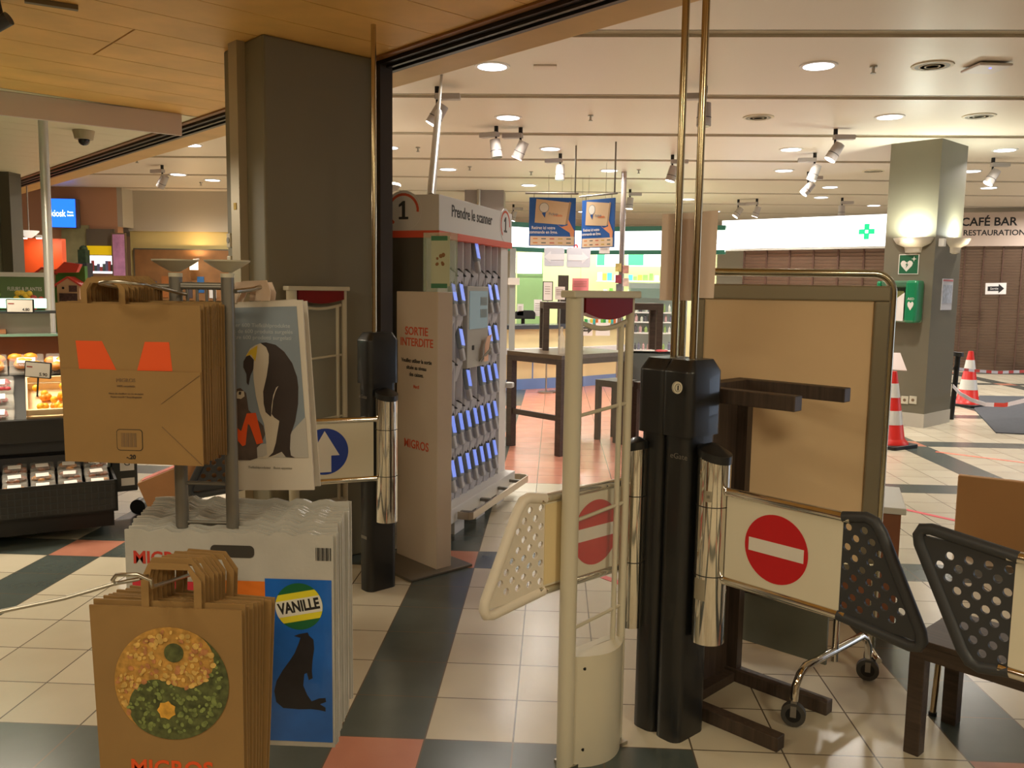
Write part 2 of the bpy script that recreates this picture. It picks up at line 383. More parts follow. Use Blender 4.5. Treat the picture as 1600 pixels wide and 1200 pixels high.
# post behind with wing swung open towards the shop (white tip)
g2 = gate_post(.392, 2.93, A45 + math.pi, 'rear black barrier post of the right gate, holding a half-open wing with white perforated tip'); W(g2)
q = place_in(g2, .285, 2.885); pivot(g2, q.x, q.y, r=.04)
d = g2.matrix_world.inverted().to_3x3() @ Vector((-.28, -.28, 0)); rz = math.atan2(d.y, d.x)
q = place_in(g2, .262, 2.868)
wing(g2, q.x, q.y, rz, .40, mat('white_tip_plastic', (222, 214, 200), .45), ('stop', .165), side=-1, split=.085)
# left gate
g3 = gate_post(-.87, 4.20, A45, 'black barrier post before the grey column, its wing marked with a white arrow on blue'); W(g3)
pivot(g3, .10, -.015); d = g3.matrix_world.inverted().to_3x3() @ Vector((-.26, -.115, 0)); rz = math.atan2(d.y, d.x)
q = place_in(g3, -.856, 4.095)
wing(g3, q.x, q.y, rz, .62, dgrey, ('arrow', .25), side=-1)
text('eGate', .026, steelgrey, g3, axes((1, 0, 0), (0, 0, 1), (.0, -.0862, .985)), sx=1.1, name='post_lettering')
MB().lo(-.02, -.0875, .27, .03, -.085, .285).build('post_label', steelgrey, g3)
# wing reaching in from the right, its post is outside the frame
g4 = gate_post(1.72, 1.56, A45 + math.pi, 'barrier at the right frame edge with a dark perforated tip above the low stool'); W(g4)
q = place_in(g4, 1.64, 1.62); pivot(g4, q.x, q.y)
e = Vector((1.13, 2.135)); q = place_in(g4, 1.60, 1.665)
wing(g4, q.x, q.y, 0, .635, dgrey, ('none', .2), flip=True)
# slim poles rising to the ceiling from each post
def ceiling_pole(x, y, z0, label, r=.012, m=None, top=ZS):
    o = MB().cyl((x, y, z0), (x, y, top), r, n=20).build('ceiling_pole', m or gold, smooth=True); tag(o, label, 'pole'); return o
p = At(1083, 550, 2.86); ceiling_pole(p.x, p.y, 1.30, 'right one of the two slim metal poles rising from the paired gate posts', .0125)
p = At(1053, 550, 2.93); ceiling_pole(p.x, p.y, 1.30, 'left one of the two slim metal poles rising from the paired gate posts', .0125)
p = At(585, 510, 4.2); ceiling_pole(p.x, p.y, 1.30, 'slim metal pole rising from the left gate post beside the grey column', .0125, top=2.765)
# sheets of paper taped back to back around the two poles
pp = mat('translucent_paper', (226, 206, 192), .8)
for (x0, y0, x1, y1, Y, lab) in ((1035, 331, 1088, 470, 2.955, 'blank sheet of paper taped behind the left slim pole'), (1086, 328, 1115, 466, 2.90, 'blank sheet of paper taped behind the right slim pole')):
    a = At(x0, y0, Y); b = At(x1, y1, Y)
    o = MB().prism([(a.x, b.z), (b.x + .0, b.z), (b.x + .004, a.z), (a.x, a.z - .008)], 0, .0015, XZ).build('paper_sheet', pp); o.location.y = Y; tag(o, lab, 'paper')

# ---------------------------------------------------------------- security antennas
def antenna(P, Q, label):
    """white anti-theft antenna: two uprights, red curved top, crossbar, clear sheet, rounded base"""
    P = Vector((*P, 0)); Q = Vector((*Q, 0)); L = (Q - P).length; d = (Q - P).normalized()
    t = thing('security_antenna', label, 'antenna', axes(d, Vector((0, 0, 1)).cross(d), P)); H = 1.52
    base = MB(); h0 = .37
    cv = lambda x: -.014 - .055 * math.sin(math.pi * min(1, max(0, x / L))) ** .8
    pr = [(0, .03)] + [(L * k / 20, cv(L * k / 20)) for k in range(21)] + [(L, .03)]
    base.prism(pr[::-1], 0, h0); base.build('base', cream, t, smooth=True)
    plate = MB().prism([(-.02, -.03), (L + .01, -.04), (L * .5, -.085)] [:2] + [(L + .01, .04), (-.02, .04)], 0, .012).build('foot_plate', steel, t)
    MB().cyl((-.012, 0, 0), (-.012, 0, H - .01), .027, n=24).build('upright', cream, t, smooth=True)
    MB().cyl((L + .006, 0, 0), (L + .006, 0, H - .01), .014, n=20).build('upright', cream, t, smooth=True)
    MB().lo(-.045, -.03, H - .022, L + .025, .03, H).build('top_cap', cream, t, bevel=.004)
    arc = [(.016, 0), (L - .006, 0)] + [(L - .006 - (L - .022) * k / 12, -.045 - .022 * math.sin(math.pi * k / 12)) for k in range(13)]
    MB().prism(arc, -.02, .02, Matrix.Translation((0, 0, H - .022)) @ XZ).build('red_lamp_cover', maroon, t)
    arc = [(.014 + (L - .028) * k / 12, -.075 - .02 * math.sin(math.pi * k / 12)) for k in range(13)]
    MB().tube([(x, 0, H - .022 + z) for x, z in arc], .008, n=8).build('curved_rail', cream, t, smooth=True)
    MB().cyl((L - .035, 0, h0), (L - .035, 0, H - .1), .009, n=12).build('inner_rail', cream, t, smooth=True)
    for z in (1.15, .82, .47): MB().cyl((.014, 0, z - .015), (L, 0, z + .008), .006, n=10).build('crossbar', cream, t, smooth=True)
    MB().lo(.01, -.002, h0, L - .036, .002, H - .1).build('clear_sheet', glass, t)
    for z in (.06, .33): MB().cyl((.03, cv(.03) - .002, z), (.03, cv(.03) + .006, z), .005, n=10).build('screw', blackm, t)
    return t
antenna((.070, 2.615), (.240, 2.785), 'cream anti-theft antenna with dark red top standing in front of the gate, centre foreground')
antenna((-1.335, 4.355), (-1.13, 4.56), 'cream anti-theft antenna with dark red top standing against the grey column')

# ---------------------------------------------------------------- entrance sign panel and platform
sg = thing('exit_sign_panel', 'tall white panel reading SORTIE INTERDITE on a grey foot plate beside the left gate', 'sign', axes((1, -1, 0), (1, 1, 0), (-.872, 4.722, 0)))
pw = mat('panel_warm_white', (206, 190, 172), .45)
MB().lo(0, 0, .012, .375, .10, 1.5).build('panel_body', pw, sg, bevel=.004)
pl = MB().lo(-.05, -.205, 0, .425, .21, .014).build('foot_plate', mat('floor_plate', (120, 114, 104), .4, .5), sg, bevel=.003)
def sgT(s, size, z, m, sx=.8, bold=.0006): return text(s, size, m, sg, axes((1, 0, 0), (0, 0, 1), (.187, -.0005, z)), sx=sx, bold=bold)
rtx = mat('print_red_orange', (206, 88, 56), .6)
sgT('SORTIE', .062, 1.285, rtx, 1.05, .0012); sgT('INTERDITE', .062, 1.225, rtx, 1.0, .0012)
sgT('Veuillez utiliser la sortie', .030, 1.125, ink, .95, .0006); sgT('située au niveau', .030, 1.088, ink, .95, .0006); sgT('des caisses.', .030, 1.051, ink, .95, .0006)
sgT('Merci!', .026, .985, rtx); sgT('MIGROS', .066, .665, rtx, .95, .0012)
# clear leaflet holder above it
lh = thing('leaflet_holder', 'clear acrylic leaflet holder with a flower picture on top of the white sign panel', 'leaflet holder', axes((1, -.35, 0), (.35, 1, 0), (-.70, 4.56, 1.5)))
MB().lo(0, 0, 0, .16, .09, .31).build('holder_case', mat('greenish_acrylic', (206, 222, 196), .08, alpha=.35), lh, bevel=.003)
lf = MB().lo(.05, -.003, .03, .158, -.001, .29).build('leaflet', mat('leaflet_pale_green', (196, 204, 176), .6), lh)
for z in (.268, .02): MB().lo(.05, -.005, z, .145, -.003, z + .024).build('green_strip', mat('strip_green', (70, 130, 96), .6), lf)
fb = MB()
for k in range(9): fb.ball((.095 + random.uniform(-.02, .03), -.004, .17 + random.uniform(-.03, .035)), random.uniform(.006, .012), (1, .1, 1), 6)
fb.build('flower_print', mat('flower_brown', (150, 110, 70), .7), lf)

# ---------------------------------------------------------------- scanner station
E1 = Vector((.269, .963, 0)).normalized(); N1 = Vector((E1.y, -E1.x, 0))      # along the face / facing camera right
O1 = Vector((-.695, 5.02, 0))
st = thing('scanner_station', 'white and grey hand scanner station with header reading Prendre le scanner', 'scanner rack', axes(E1, -N1, O1))
gsh = mat('rack_grey', (204, 204, 214), .5, noise=.03, ns=4); wsh = mat('rack_white', (214, 212, 210), .45)
KL = 1.27
MB().lo(.0, .04, .15, KL, .75, 1.83).build('cabinet', gsh, st)
MB().lo(1.12, -.01, .18, KL, .06, 1.83).build('side_frame', wsh, st); MB().lo(0, -.01, .18, .15, .045, 1.83).build('side_frame', wsh, st)
hd = MB().lo(-.04, -.035, 1.845, KL + .01, .80, 2.055).build('header', wsh, st, bevel=.003)
MB().lo(-.042, -.038, 1.81, KL + .013, .803, 1.85).build('header_stripe', mat('stripe_orange_red', (222, 88, 60), .5), hd)
HM = lambda x, z: axes((1, 0, 0), (0, 0, 1), (x, -.036, z))
dk = mat('header_ink', (56, 54, 52), .6)
text('Prendre le scanner', .098, dk, hd, HM(.50, 1.975), sx=.95, bold=.0015)
def number_disc(hd, M_):
    dsc = MB().prism(circ(.115, 40), -.0015, .001).build('number_disc', wsh, hd, M=M_)
    arc = []
    for k in range(20): a = math.radians(-5 + 235 * k / 19); arc.append((.1 * math.cos(a), .1 * math.sin(a)))
    for k in range(20)[::-1]: a = math.radians(-5 + 235 * k / 19); arc.append((.085 * math.cos(a), .085 * math.sin(a)))
    MB().prism(arc, .001, .002).build('orange_arc', rtx, dsc, M=M_)
    MB().prism([(-.028, -.05), (.032, -.05), (.032, -.036), (.012, -.036), (.012, .055), (-.002, .055), (-.028, .034), (-.028, .02), (-.008, .03), (-.008, -.036), (-.028, -.036)], .001, .003, M_).build('numeral', dk, dsc)
number_disc(hd, HM(1.13, 1.965))
HL = lambda y, z: axes((0, -1, 0), (0, 0, 1), (-.041, y, z))
text('Prendre le scanner', .098, dk, hd, HL(.64, 1.955), sx=.95, bold=.0015); number_disc(hd, HL(.19, 1.965))
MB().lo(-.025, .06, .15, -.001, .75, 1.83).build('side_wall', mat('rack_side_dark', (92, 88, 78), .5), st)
MB().lo(-.03, .28, .15, -.024, .33, 1.81).build('cable_duct', blackm, st); MB().lo(-.034, .36, 1.70, -.024, .44, 1.74).build('socket', paperm, st)
# base blocks, bumper rail
for x in (.17, .55, .95): MB().lo(x, -.06, 0, x + .16, .2, .1).build('foot_block', wsh, st)
MB().lo(0, -.09, .10, KL, .05, .19).build('plinth', wsh, st, bevel=.004)
rail = [(.12, -.10, .14), (.12, -.17, .14)] + [(.14 + (KL - .15) * k / 10, -.19, .14) for k in range(11)] + [(KL + .02, -.17, .14), (KL + .03, -.12, .14), (KL, -.05, .14)]
rb = MB()
for a, b in zip(rail, rail[1:]): rb.bar(a, b, .010, .045)
rb.build('bumper_rail', mat('rail_satin', (190, 178, 160), .35, .8), st)
for x in (.2, .55, .9, 1.15): MB().bar((x, -.185, .14), (x, -.06, .14), .03, .02).build('rail_bracket', steelgrey, st)
# cells
NC, CW, X0 = 7, .13, .165; ZR = [1.69, 1.42, 1.14, .87, .605, .325]
full = {(0, 3), (1, 0), (1, 1), (1, 5), (1, 6), (2, 1), (2, 5), (2, 6), (3, 2), (3, 4), (3, 5), (3, 6)} | {(r, c) for r in (4, 5) for c in range(7)}
screen_cells = {(1, 2), (1, 3), (1, 4), (2, 2), (2, 3), (2, 4)}
holder_p = None; scan_p = None
dv = MB()
for c in range(NC + 1): dv.lo(X0 + c * CW - .004, -.0, .19, X0 + c * CW + .004, .045, 1.81)
dv.build('divider', mat('divider_grey', (214, 212, 220), .45), st)
hold = mat('holder_grey', (206, 206, 216), .5)
def make_holder():
    m = MB(); a = [(-.056, 0), (.056, 0), (.046, -.05), (.0, -.068), (-.046, -.05)]
    rings = [(.42, -.13), (.62, -.09), (.95, -.02), (1.0, .0)]
    vs = []
    for s, z in rings: vs.append([m.b.verts.new((px * s, .04 + py * s, z + (.03 * (px / .06) * -1 if z == 0 else 0))) for px, py in a])
    for A_, B_ in zip(vs, vs[1:]):
        for k in range(5): m.b.faces.new((A_[k], A_[(k + 1) % 5], B_[(k + 1) % 5], B_[k]))
    m.b.faces.new(vs[0][::-1]); m.b.faces.new(vs[-1])
    return m
def make_scanner():
    t = thing('hand_scanner', 'x', 'scanner', group='hand scanners in the self-scan rack')
    b = MB(); b.box(0, 0, .03, .068, .034, .155); b.build('scanner_body', mat('scanner_grey', (130, 140, 150), .5), t, bevel=.012)
    MB().box(0, .002, -.075, .045, .032, .09).build('scanner_grip', mat('scanner_grip_grey', (180, 180, 186), .5), t, bevel=.01)
    MB().box(0, -.0175, .028, .05, .003, .105).build('scanner_screen', mat('scanner_screen_glow', (112, 136, 226), .3, emit=.75), t)
    MB().box(0, -.0175, .092, .06, .004, .018).build('scanner_nose', ink, t, bevel=.003)
    return t
rows = ['top', 'second', 'third', 'fourth', 'fifth', 'bottom']; colsn = ['leftmost', 'second from left', 'third from left', 'middle', 'third from right', 'second from right', 'rightmost']
for r, z in enumerate(ZR):
    for c in range(NC):
        if (r, c) in screen_cells: continue
        x = X0 + (c + .5) * CW
        if holder_p is None: h = holder_p = make_holder().build('scanner_cradle', hold, st)
        else: h = holder_p.copy(); C.objects.link(h); h.parent = st
        h.location = (x, 0, z - .075)
        if (r, c) in full:
            if scan_p is None: s_ = scan_p = make_scanner()
            else: s_ = copy_tree(scan_p)
            s_['label'] = 'hand scanner with glowing screen in the %s row of the rack, %s slot' % (rows[r], colsn[c])
            s_.matrix_world = axes(E1, -N1, O1) @ Matrix.Translation((x, -.012, z + .045)) @ Matrix.Rotation(math.radians(-14), 4, 'X') @ Matrix.Rotation(math.radians(8), 4, 'Y')
        else:
            MB().bar((x - .05, -.015, z - .05), (x + .05, -.02, z - .095), .018, .006).build('cradle_slot', blackm, h, M=Matrix.Translation((-x, 0, -z + .075)))
sm = MB().lo(X0 + 2 * CW + .01, -.03, 1.01, X0 + 5 * CW + .005, .03, 1.535).build('terminal', mat('terminal_grey', (176, 174, 168), .4), st, bevel=.005)
MB().lo(X0 + 2 * CW + .04, -.034, 1.26, X0 + 5 * CW - .02, -.029, 1.505).build('terminal_screen', mat('terminal_screen_glow', (128, 146, 150), .2, emit=.35), sm)
for z in (1.33, 1.41): MB().lo(X0 + 4 * CW - .03, -.036, z, X0 + 5 * CW - .04, -.033, z + .055).build('screen_picture', mat('screen_tile', (104, 112, 110), .4, emit=.2), sm)
MB().box(X0 + 2 * CW + .11, -.031, 1.14, .03, .006, .03, 0).build('card_slot', blackm, sm)
MB().lo(KL - .01, -.06, .80, KL + .05, .0, .84).build('door_catch', wsh, st, bevel=.01)
rc = thing('receipt', 'crumpled paper receipt hanging from the terminal of the scanner rack', 'paper', axes(E1, -N1, O1) @ Matrix.Translation((X0 + 4.2 * CW, -.06, 1.13)))
mb = MB(); mb.bar((-.05, .025, -.09), (-.02, -.04, .0), .002, .06, up=(1, 0, 0)); mb.build('receipt_back', mat('receipt_grey', (150, 150, 140), .7), rc)
mb = MB(); P_ = [(-.05, -.09), (.035, -.09), (.03, -.03), (.06, .03), (.10, .085), (.01, .075), (-.03, .02)]
mb.prism(P_, -.001, .001, XZ); mb.build('receipt_front', mat('receipt_peach', (226, 180, 150), .7), rc)
a = O1 + E1 * .06 - N1 * .06; b = Fl(690, 118, ZM); a = Vector((a.x, a.y, 2.05))
o = MB().cyl(a, a.lerp(b, .62), .026, n=20)
o.cyl(a.lerp(b, .62), b, .012, n=16)
tag(o.build('ceiling_pole', mat('satin_metal', (190, 190, 186), .35, .7), smooth=True), 'thick grey pole leaning up from the scanner station to the ceiling', 'pole')

# ---------------------------------------------------------------- bag rack with its stacks of bags
rk = thing('bag_rack', 'grey metal bag rack with two uprights, dish tops and bag hooks', 'rack', Matrix.Translation((0, 0, 0)))
PX = At(360, 640, 2.16).x; PX2 = PX - .135
MB().cyl((PX, 2.16, 0), (PX, 2.16, 1.54), .0165, n=20).build('upright', steelgrey, rk, smooth=True)
MB().cyl((PX2, 2.16, 0), (PX2, 2.16, 1.54), .0165, n=20).build('upright', steelgrey, rk, smooth=True)
MB().lo(PX2 - .14, 2.12, 0, PX + .14, 2.5, .02).build('foot_plate', steelgrey, rk, bevel=.004)
for x in (PX, PX2):
    MB().cyl((x, 2.16, 1.54), (x, 2.16, 1.55), .0172, n=20).build('end_cap', cream, rk, smooth=True)
    MB().lathe([(.012, 1.553), (.02, 1.558), (.038, 1.568), (.056, 1.580), (.057, 1.5835), (.052, 1.5835)], (x, 2.16, 0), n=32).build('dish_top', cream, rk, smooth=True)
for z, r in ((1.52, .007), (1.005, .005), (.90, .005)): MB().cyl((PX2, 2.16, z), (PX, 2.16, z), r, n=10).build('crossbar', steelgrey, rk, smooth=True)
for x in (.03, .055, .08, .10): MB().cyl((PX2 + x, 2.16, 1.40), (PX2 + x, 2.16, 1.52), .004, n=8).build('grid_rod', steelgrey, rk, smooth=True)
# upper loop hook (through the kraft handles)
def loop(cx, z, w_, y0, y1, dz=.03):
    p = [(cx - w_ * .5, y1, z - dz)]
    for k in range(9): a = math.pi * k / 8; p.append((cx - w_ * .5 * math.cos(a) ** 1 if True else 0, y0 + .035 - .035 * math.sin(a), z - .006 * math.cos(a) ** 2))
    return p + [(cx + w_ * .5, y1, z - dz)]
cxh = At(197, 440, 1.95).x; zh = At(197, 440, 1.95).z
MB().tube(loop(cxh, zh, .10, 1.90, 2.16), .0045, n=10).build('hook', steel, rk, smooth=True)
MB().cyl((cxh - .06, 2.16, 1.515), (PX, 2.16, 1.515), .007, n=10).build('crossbar', steelgrey, rk, smooth=True)
cxl = At(245, 905, 1.72).x
a0, a1, a2 = At(230, 925, 1.68), At(180, 905, 1.66), At(300, 900, 1.80)
MB().tube([At(330, 890, 2.14), At(300, 897, 1.9), At(238, 917, 1.66), At(236, 906, 1.645), At(215, 898, 1.64), At(182, 898, 1.645), At(176, 906, 1.65), At(180, 912, 1.655), At(215, 905, 1.68), At(245, 893, 1.9), At(262, 885, 2.14)], .0042, n=10).build('hook', steel, rk, smooth=True)
MB().tube([At(178, 912, 1.66), At(100, 935, 1.62), At(-30, 962, 1.55)], .0042, n=10).build('hook_arm', steel, rk, smooth=True)
MB().tube([At(368, 455, 2.16), At(395, 452, 2.22), At(415, 446, 2.3)], .006, n=10).build('hook', steel, rk, smooth=True)

def paper_bag(label, group, w_, h, hs, hw=.015, hh=.062, flap=None, hx=(.2, .5)):
    """flat folded kraft bag, local x right, z up from the bottom edge; handle is a folded paper band"""
    t = thing('kraft_bag', label, 'paper bag', group=group)
    b = MB(); b.prism([(0, 0), (w_, -.002), (w_ + .002, h), (-.012, h + .002)], -.0, .005, XZ)
    b.build('bag_body', kraft, t)
    for nm, y in (('handle', .0),):
        x0, x1 = w_ * hx[0], w_ * hx[1]
        out = [(x0, 0), (x0, hh * .62), (x0 + .018, hh), (x1 - .012, hh), (x1 + hw, hh * .62), (x1 + hw, 0)]
        inn = [(x1, 0), (x1, hh * .60), (x1 - .012, hh - hw * .8), (x0 + .024, hh - hw * .8), (x0 + hw, hh * .55), (x0 + hw, 0)]
        MB().prism(out + inn, 0, .003, Matrix.Translation((0, .001, h)) @ XZ).build('handle', kraft, t)
    return t
# upper stack: front bag carries the two halves of an orange letter above its folded bottom
BX = At(104, 600, 2.0).x - .004; BZ = At(210, 722, 2.0).z; BH = At(210, 476, 2.0).z - BZ
fr = paper_bag('front kraft bag of the upper stack, printed with an orange M above its folded bottom', 'upper stack of kraft bags', .337, BH, 1, hx=(.145, .42))
for a in fr.children: pass
fr.location = (BX, 2.0, BZ)
f_ = MB(); f_.prism([(-.002, 0), (.339, -.004), (.337, .222), (-.003, .226)], .005, .009, XZ); fl = f_.build('folded_bottom', kraft, fr)
fl2 = MB().bar((.24, -.0095, .09), (.337, -.0098, -.002), .0008, .0018, up=(0, 1, 0)).build('crease', greyink, fl)
MB().bar((.24, -.0095, .145), (.335, -.0098, .215), .0008, .0018, up=(0, 1, 0)).build('crease', greyink, fl)
def pat(parent, poly, m, name, y=-.0055, dy=.0006, **k): return MB().prism(poly, 0, dy, Matrix.Translation((0, y, 0)) @ XZ).build(name, m, parent, **k)
zm0, zm1 = .224, .293
pat(fr, [(.034, zm1), (.098, zm1), (.131, zm0), (.04, zm0)], orange, 'print_m_left', -.0052)
pat(fr, [(.203, zm1), (.262, zm1), (.268, zm0), (.182, zm0)], orange, 'print_m_right', -.0052)
bc = pat(fl, rrect(.128, .030, .192, .082, .008), ink, 'barcode_frame', -.0092)
pat(bc, rrect(.1295, .0315, .1905, .0805, .007), kraft, 'barcode_field', -.0098)
for k in range(13):
    x = .140 + k * .003; pat(bc, [(x, .039), (x + .001 + (k * 7 % 3) * .0005, .039), (x + .001 + (k * 7 % 3) * .0005, .073), (x, .073)], greyink, 'barcode_line', -.0104)
def XF(x, y, z): return Matrix.Translation((x, y, z)) @ XZ
text('-.20', .015, ink, fl, XF(.162, -.0096, .014), bold=.0003)
text('MIGROS', .013, greyink, fl, XF(.155, -.0096, .2), name='small_print'); text('100% recyclable', .007, greyink, fl, XF(.155, -.0096, .186), name='small_print')
text('Merci de réutiliser ce sac en papier', .006, greyink, fl, XF(.155, -.0096, .168), name='small_print'); text('Papier recyclé / Recyclingpapier', .006, greyink, fl, XF(.155, -.0096, .16), name='small_print')
pl_ = paper_bag('plain kraft bag hanging behind the orange-lettered front bag in the upper stack', 'upper stack of kraft bags', .337, BH, 1, hx=(.145, .42))
MB().prism([(-.002, 0), (.339, -.004), (.337, .222), (-.003, .226)], .005, .009, XZ).build('folded_bottom', kraft2, pl_)
for k in range(14):
    c = pl_ if k == 0 else copy_tree(pl_)
    c.location = (BX + random.uniform(-.001, .003), 2.018 + k * .0135, BZ + .004 + random.uniform(-.006, .004)); c.rotation_euler.y = random.uniform(-.006, .006)
# lower stack with the round food picture
LX = At(152, 1060, 1.78).x; LH = .43; LZ = At(270, 951, 1.78).z - LH
lf_ = paper_bag('front kraft bag of the lower stack, with a round print of noodles and vegetables', 'lower stack of kraft bags', .328, LH, 1, hh=.10, hx=(.32, .68), hw=.017)
lf_.location = (LX, 1.78, LZ)
for ch in lf_.children: ch.location.y = .005
cx_, cz_, rr = At(268, 1068, 1.78).x - LX, At(268, 1068, 1.78).z - LZ, .130
food = [mat('print_noodle_yellow', (186, 140, 66), .8, noise=.35, ns=60), mat('print_vegetable_green', (82, 88, 48), .8, noise=.55, ns=55)]
yin = [(rr * math.cos(math.radians(a)), rr * math.sin(math.radians(a))) for a in range(-114, 60, 6)]
curve = [(rr * .5 * math.cos(math.radians(a)) + rr * .5 * math.cos(math.radians(60)), rr * .5 * math.sin(math.radians(a)) + rr * .5 * math.sin(math.radians(60))) for a in range(60, -121, -10)]
curve2 = [(-rr * .5 * math.cos(math.radians(60)) + rr * .5 * math.cos(math.radians(a)), -rr * .5 * math.sin(math.radians(60)) + rr * .5 * math.sin(math.radians(a))) for a in range(70, 241, 10)]
pdz = pat(lf_, [(cx_ + x * .99, cz_ + z * 1.0) for x, z in circ(rr, 60)], food[0], 'noodle_picture', -.0006)
pat(pdz, [(cx_ + x, cz_ + z) for x, z in yin + curve + curve2], food[1], 'vegetable_picture', -.0012)
pat(pdz, [(cx_ + x, cz_ + z) for x, z in circ(.022, 20, (.008, .072))], food[1], 'green_dot', -.0018)
pat(pdz, [(cx_ + (x - .012), cz_ + z - .062) for x, z in [(r_ * math.cos(a * .45), r_ * math.sin(a * .45)) for a, r_ in [(k, .022 if k % 2 else .018) for k in range(14)]]], mat('print_noodle_bright', (214, 160, 60), .8, noise=.3, ns=60), 'noodle_dot', -.0018)
nm = mat('print_noodle_pale', (206, 168, 92), .8, noise=.3, ns=50); gm = mat('print_green_light', (122, 134, 74), .8, noise=.4, ns=60); pk = mat('print_noodle_pink', (182, 124, 78), .8, noise=.3, ns=60)
def blobs(n, m, name, test, r0, r1):
    b = MB(); k = 0
    while k < n:
        a = random.uniform(0, 6.283); r = rr * .93 * random.random() ** .5; x, z = r * math.cos(a), r * math.sin(a)
        if not test(x, z): continue
        rad = random.uniform(r0, r1); el = random.uniform(.5, 1.); th = random.uniform(0, 3.14)
        b.prism([(cx_ + x + rad * (math.cos(q) * math.cos(th) - el * math.sin(q) * math.sin(th)), cz_ + z + rad * (math.cos(q) * math.sin(th) + el * math.sin(q) * math.cos(th))) for q in [2 * math.pi * i / 9 for i in range(9)]], 0, .0003 + .00002 * k, Matrix.Translation((0, -.0019, 0)) @ XZ); k += 1
    b.build(name, m, pdz)
def is_green(x, z):
    ux, uz = math.cos(math.radians(60)), math.sin(math.radians(60)); s = x * ux + z * uz; n_ = x * uz - z * ux
    if (x - ux * rr * .5) ** 2 + (z - uz * rr * .5) ** 2 < (rr * .5) ** 2: return False
    if (x + ux * rr * .5) ** 2 + (z + uz * rr * .5) ** 2 < (rr * .5) ** 2: return True
    return n_ > 0
blobs(110, nm, 'noodle_pieces', lambda x, z: not is_green(x, z) and (x - .008) ** 2 + (z - .072) ** 2 > .001, .003, .0075)
blobs(50, pk, 'noodle_shades', lambda x, z: not is_green(x, z) and (x - .008) ** 2 + (z - .072) ** 2 > .001, .004, .008)
blobs(110, gm, 'vegetable_pieces', lambda x, z: is_green(x, z) and (x + .012) ** 2 + (z + .062) ** 2 > .0009, .003, .007)
text('MIGROS', .052, orange, lf_, XF(cx_ - .005, -.0008, At(268, 1200, 1.78).z - LZ - .003), bold=.001)
lp = paper_bag('kraft bag hanging behind the food-picture bag in the lower stack', 'lower stack of kraft bags', .328, LH, 1, hh=.10, hx=(.32, .68), hw=.017)
for k in range(8):
    c = lp if k == 0 else copy_tree(lp)
    c.location = (LX + .003 * k + random.uniform(-.002, .004) - (.002 if k % 3 else 0), 1.796 + k * .013, LZ + .006 + random.uniform(-.004, .004)); c.rotation_euler.y = .012 * k ** .5 * (1 if k < 6 else 1.5)
# white plastic bags with the VANILLE print
plas = mat('white_plastic_film', (186, 184, 178), .32, noise=.05, ns=12, bump=.9, coat=.2)
VW, VY = .548, 2.12; VX = At(197, 900, VY).x; VZ = At(400, 1163, VY).z; VH = At(350, 832, VY).z - VZ
def plastic_bag(label, group, name='plastic_bag'):
    t = thing(name, label, 'plastic bag', group=group)
    n = 26; top = [(VW * k / n, VH + .004 * math.sin(k * 1.7) + .003 * math.sin(k * 4.1)) for k in range(n + 1)][::-1]
    b = MB(); b.prism([(0, 0), (VW, .0)] + top, -.006, 0, XZ); b.build('bag_body', plas, t); return t
vb = plastic_bag('front white plastic bag printed VANILLE with a seal on blue, lowest on the rack', 'stack of white plastic bags'); vb.location = (VX, VY, VZ)
kx = lambda px: At(px, 900, VY).x - VX
kz = lambda py: At(400, py, VY).z - VZ
blue = mat('print_blue', (22, 100, 196), .45, noise=.1, ns=14, coat=.3); seal = mat('print_seal_black', (34, 32, 38), .5, noise=.2, ns=20)
def vrect(x0, y0, x1, y1): return [(kx(x0), kz(y1)), (kx(x1), kz(y1)), (kx(x1), kz(y0)), (kx(x0), kz(y0))]
text('MIGROS', .046, mat('print_red_text', (196, 60, 44), .6), vb, XF(kx(258), -.0006, kz(877)), bold=.0012)
pat(vb, vrect(207, 912, 316, 1150), mat('print_crimson', (206, 50, 66), .6), 'crimson_print', -.0008)
pat(vb, vrect(316, 908, 414, 1150), mat('print_orange_panel', (222, 118, 34), .6), 'orange_print', -.0008)
bp_ = pat(vb, vrect(414, 903, 518, 1155), blue, 'blue_print', -.0012)
vcx, vcz = kx(467), kz(945); vr = .0625
gd = pat(bp_, [(vcx + x, vcz + z) for x, z in circ(vr, 40)], mat('print_green', (26, 100, 58), .5), 'green_disc', -.0018)
def band(hh, sl):
    o = []
    up_ = [(x, z) for x, z in circ(vr * .99, 80) if abs(z - sl * x) <= hh]
    return [(vcx + x, vcz + z) for x, z in up_]
pat(gd, band(.0405, .22), mat('print_yellow', (226, 214, 50), .5), 'yellow_band', -.0024)
pat(gd, band(.024, .22), mat('print_white', (222, 220, 208), .5), 'white_band', -.003)
text('VANILLE', .040, ink, gd, XF(vcx, -.0032, vcz) @ Matrix.Rotation(.20, 4, 'Z'), sx=.72, bold=.0016)
sp = [(470, 990), (480, 988), (489, 996), (490, 1010), (487, 1030), (486, 1045), (487, 1056), (481, 1059), (478, 1048), (474, 1050), (472, 1068), (478, 1082), (485, 1092), (497, 1087), (507, 1086), (508, 1092), (498, 1096), (507, 1101), (507, 1107), (496, 1105), (484, 1104), (465, 1105), (440, 1104), (429, 1095), (426, 1078), (430, 1062), (440, 1045), (451, 1030), (459, 1018), (465, 1004)]
pat(bp_, [(kx(a), kz(b)) for a, b in sp][::-1], seal, 'seal_print', -.0018)
pat(bp_, [(kx(459), kz(991)), (kx(466), kz(988)), (kx(480), kz(985)), (kx(482), kz(989)), (kx(470), kz(994))][::-1], seal, 'seal_cap', -.0022)
